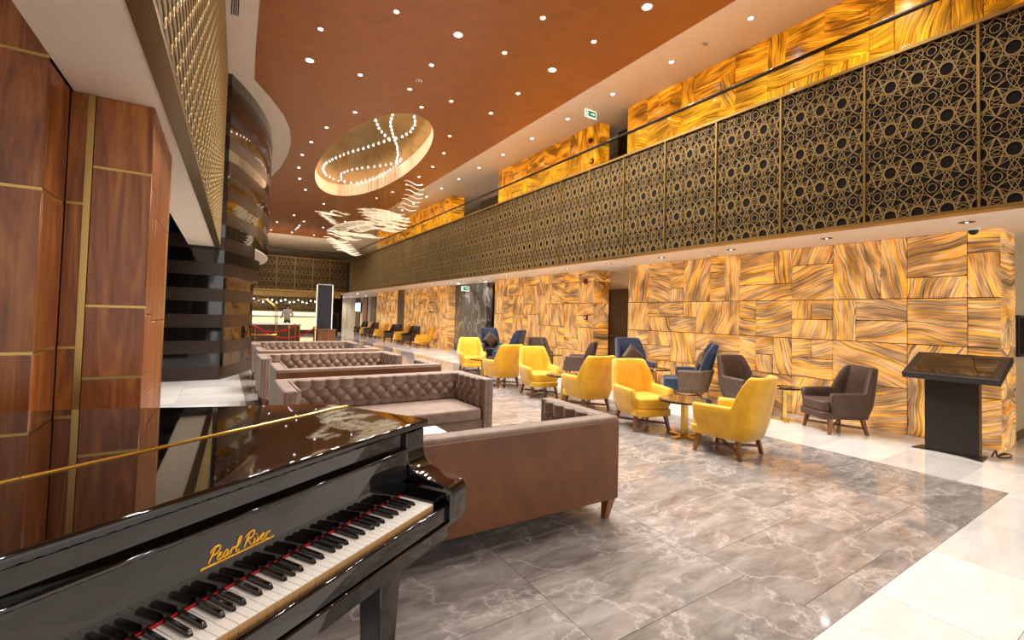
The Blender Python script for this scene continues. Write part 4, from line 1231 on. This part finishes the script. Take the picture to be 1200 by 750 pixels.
# back bar wall with gold lattice and bulbs
bw = struct('wall_bar', MB().box(-3, 7.2, 33.9, 34.2, 0, SOF), MAT['screen_back'], 'back bar wall with gold star lattice and bulbs')
for i in range(9):
    p = link('screen_panel', board_me, bw, (6.6-i*PW, 33.88, .75), (0, 0, PI/2)); link('lattice', lat_me, p)
sb = MB().lathe([(0, -.06), (.045, -.045), (.06, 0), (.045, .045), (0, .06)], 10).mesh('bulb', MAT['led_dot'], smooth=True)
for i in range(22):
    x = .6 + i*.26
    t = thing('pendant_bulb', 'small glowing bulb hung in front of the gold bar lattice', 'pendant light', (x, 33.4, 2.05 + .10*math.sin(i*1.9)), 0, 'pendant bulbs over the bar')
    link('bulb', sb, t, scale=(.7, .7, .7)); MB().tube([(0, 0, .05), (0, 0, SOF-t.location.z)], .006, 4).build('cord', MAT['gold'], t)
fas = struct('trim_2', MB().box(-3, 6.3, 30.3, 30.4, 2.28, SOF), MAT['gold_leaf'], 'gold lattice band over the bar')
bc = thing('bar_counter', 'long glowing bar counter under the far gallery', 'bar counter', (2.6, 31.6, 0))
MB().box(-3.5, 2.9, -.35, .35, 0, 1.06).build('body', MAT['dark_wood'], bc)
MB().box(-3.5, 2.9, -.39, -.36, .25, 1.02).build('light_panel', MAT['bar_glow'], bc)
MB().box(-3.6, 3.0, -.45, .45, 1.06, 1.12).build('counter_top', MAT['white'], bc, bevel=.01)
bb = struct('wall_bar_backlight', MB().box(-3, 6.0, 33.75, 33.86, .8, 1.35), MAT['bar_glow'], 'bright backlit band of the back bar')
# low service counter before the bar
sc_ = thing('service_counter', 'dark service counter with white top behind the rope barrier', 'counter', (1.6, 20.6, 0))
MB().box(-1.3, 1.05, -.4, .4, 0, .86).build('body', MAT['dark_wood'], sc_)
MB().box(-1.35, 1.1, -.45, .45, .86, .92).build('counter_top', MAT['white'], sc_, bevel=.01)
MB().box(-1.2, .1, -.1, .1, .92, .96).build('tray', MAT['white'], sc_)
# rope barrier
def stanchion(x, y, label):
    t = thing('rope_stanchion', label, 'stanchion', (x, y, 0), 0, 'brass rope stanchions')
    MB().lathe([(0, 0), (.16, 0), (.16, .015), (.05, .035), (0, .04)], 20).build('base', MAT['brass'], t, smooth=True, angle=R(35))
    MB().lathe([(0, .03), (.025, .03), (.025, .93), (0, .935)], 12).build('post', MAT['brass'], t, smooth=True, angle=R(35))
    MB().lathe([(0, .92), (.035, .93), (.045, .955), (.035, .99), (0, 1.0)], 14).build('finial', MAT['brass'], t, smooth=True)
ST = [(.80, 17.3), (.86, 16.3), (1.72, 15.4), (2.12, 17.2), (2.14, 16.3), (2.34, 14.7)]
SL = ['brass stanchion at the drum end of the rope barrier', 'brass stanchion holding two red ropes near the drum', 'brass stanchion in the middle of the rope barrier', 'brass stanchion standing before the service counter', 'brass stanchion between the counter and the dark totem', 'brass stanchion beside the walnut podium']
for (x, y), l in zip(ST, SL): stanchion(x, y, l)
def rope(a, b, sag, label):
    A, B = Vector((*ST[a], .93)), Vector((*ST[b], .93)); pts = []
    for i in range(17):
        t = i/16; p = A.lerp(B, t); p.z -= sag*4*t*(1-t); pts.append(p)
    tag(MB().tube(pts, .022, 7).build('barrier_rope', MAT['rope'], smooth=True), label, 'rope', 'red velvet barrier ropes')
rope(1, 2, .16, 'red velvet rope sagging between the drum end posts')
rope(1, 5, .34, 'long red velvet rope running to the walnut podium')
rope(0, 3, .24, 'red velvet rope before the service counter')
# luggage trolley with brass arch
lt = thing('luggage_trolley', 'brass luggage trolley with arched frame behind the last sofa', 'trolley', (.95, 14.6, 0))
for s in (-1, 1):
    MB().tube(catmull([(-.35, s*.25, .15), (-.35, s*.25, 1.2), (-.30, s*.25, 1.55), (0, s*.25, 1.75), (.30, s*.25, 1.55), (.35, s*.25, 1.2), (.35, s*.25, .15)], 5), .012, 8).build('arch', MAT['brass'], lt, smooth=True)
MB().box(-.45, .45, -.28, .28, .13, .18).build('deck', MAT['rope'], lt, bevel=.01)
MB().tube([(-.35, -.25, .75), (.35, -.25, .75)], .014, 6).build('cross_bar', MAT['brass'], lt)
for sx in (-1, 1):
    for sy in (-1, 1):
        w = MB().lathe([(0, -.02), (.065, -.02), (.065, .02), (0, .02)], 16, (0, 0, 0)).build('wheel', MAT['black'], lt); w.rotation_euler = (PI/2, 0, 0); w.location = (sx*.36, sy*.22, .066)
# tall totem
tt = thing('display_totem', 'tall dark display totem with lit vertical edges', 'totem', (3.0, 17.0, 0), R(-8))
MB().box(-.24, .24, -.20, .20, .04, 2.36).build('body', MAT['totem'], tt, bevel=.006)
MB().box(-.28, .28, -.24, .24, 0, .04).build('base', MAT['black'], tt)
MB().box(-.25, .25, -.21, .21, 2.36, 2.39).build('cap', MAT['steel'], tt)
for x, y in ((-.25, -.20), (.25, -.20), (-.25, .20)):
    MB().box(x-.012, x+.012, y-.012, y+.012, .04, 2.36).build('edge_light', MAT['edge_glow'], tt)
pd = thing('wood_podium', 'low walnut podium in front of the dark totem', 'podium', (2.95, 16.3, 0))
MB().box(-.28, .28, -.2, .2, 0, .80).build('body', MAT['walnut_far'], pd, bevel=.005)
MB().box(-.30, .30, -.22, .22, .80, .84).build('top', MAT['walnut_far'], pd, bevel=.005)
sp = thing('loudspeaker_cabinet', 'black floor standing cabinet beside the pale far wall', 'cabinet', (5.35, 28.0, 0))
MB().box(-.32, .32, -.25, .25, 0, 1.35).build('body', MAT['black'], sp, bevel=.01)
MB().box(-.27, .27, -.262, -.25, .08, 1.28).build('front_panel', MAT['screen_back'], sp)
# far wall with pale door, wood fins, TV
struct('wall_far', MB().box(6.2, 14, 40.2, 40.4, 0, SOF), mottled('pale_far_wall', '#d9c6ab', '#e4d4bc', 2, .5), 'pale far wall under the gallery')
dd = struct('door_3', MB().box(7.65, 8.9, 40.12, 40.19, 0, 2.5), MAT['beige'], 'pale double door in the far wall', bevel=.005)
MB().box(8.26, 8.27, 40.1, 40.125, 0, 2.5).build('door_seam', MAT['bronze'], dd)
for s in (-.09, .09): MB().box(8.265+s-.03, 8.265+s+.03, 40.07, 40.12, 1.0, 1.04).build('door_handle', MAT['brass'], dd)
wr = struct('wall_far_right', MB().box(9.62, 9.8, 27.2, 40.2, 0, SOF), MAT['beige'], 'far side wall with tall wood panels')
for i, y in enumerate((28.3, 30.4, 32.5, 34.6, 36.9, 39.2)):
    MB().box(9.55, 9.62, y-.65, y+.65, 0, SOF-.01).build('wood_panel', MAT['dark_wood' if i % 2 else 'walnut_far'], wr)
tv = thing('wall_screen', 'small bright blue display screen on the far wood panel', 'screen', (9.53, 38.8, 1.45))
MB().box(-.06, .0, -.95, .95, 0, .82).build('frame', MAT['black'], tv)
MB().box(-.065, -.06, -.89, .89, .05, .77).build('screen', MAT['tv'], tv)

# ---- person at the bar, seen from behind
SKIN = plain('skin', '#b98364', .55); HAIR = plain('dark_hair', '#1d1410', .6); SHIRT = mottled('grey_shirt', '#b4adad', '#c9c2c1', 12, .7); JEANS = mottled('blue_jeans', '#26324c', '#35456a', 14, .8)
def skin_obj(name, verts, edges, radii, m, parent, sub=2, root=0):
    me = bpy.data.meshes.new(name); me.from_pydata(verts, edges, []); me.materials.append(m)
    o = link(name, me, parent)
    sk = o.modifiers.new('skin', 'SKIN'); sk.use_smooth_shade = True
    me.skin_vertices[0].data  # layer made with the modifier
    for i, r in enumerate(radii):
        sv = me.skin_vertices[0].data[i]; sv.radius = (r if isinstance(r, tuple) else (r, r)); sv.use_root = (i == root)
    s = o.modifiers.new('sub', 'SUBSURF'); s.levels = sub; s.render_levels = sub
    return o
pe = thing('person', 'person in grey shirt and blue jeans standing before the bar with arms bent', 'person', (3.03, 28.0, 0))
V = [(0,0,.95),(0,0,1.10),(0,.01,1.28),(0,.0,1.44),(0,0,1.53),(0,-.01,1.60),(0,.01,1.70),(0,.01,1.76),
     (-.19,.0,1.42),(-.25,.0,1.17),(-.30,.16,1.02),(-.30,.26,1.02),
     (.19,0,1.42),(.27,.0,1.18),(.24,.18,1.12),(.18,.27,1.14),
     (-.10,0,.88),(-.11,-.01,.50),(-.11,.02,.09),(-.12,.14,.035),
     (.10,0,.88),(.12,.0,.50),(.12,.03,.09),(.13,.15,.035)]
E_ = [(0,1),(1,2),(2,3),(3,4),(4,5),(5,6),(6,7),(3,8),(8,9),(9,10),(10,11),(3,12),(12,13),(13,14),(14,15),(0,16),(16,17),(17,18),(18,19),(0,20),(20,21),(21,22),(22,23)]
rad = [(.15,.10),(.14,.095),(.16,.10),(.11,.08),.05,.07,.09,.06,.065,.048,.036,.04,.065,.048,.036,.04,.085,.058,.04,.035,.085,.058,.04,.035]
skin_obj('body', V, E_, rad, SKIN, pe)
skin_obj('shirt', [V[0],V[1],V[2],V[3],V[8],V[9],V[12],V[13]], [(0,1),(1,2),(2,3),(3,4),(4,5),(3,6),(6,7)], [(.175,.125),(.165,.118),(.18,.12),(.125,.095),.08,.068,.08,.068], SHIRT, pe)
skin_obj('jeans', [(0,0,1.0),V[0],V[16],V[17],V[18],V[20],V[21],V[22]], [(0,1),(1,2),(2,3),(3,4),(1,5),(5,6),(6,7)], [(.16,.11),(.165,.12),.10,.075,.06,.10,.075,.06], JEANS, pe)
MB().lathe([(0, .02), (.085, .03), (.098, .08), (.092, .13), (.06, .17), (0, .185)], 16, (0, -.005, 1.615)).build('hair', HAIR, pe, smooth=True)
for s in (-1, 1): MB().box(s*.12-.045, s*.12+.045, -.06, .2, 0, .07).build('shoe', MAT['black'], pe, bevel=.02)
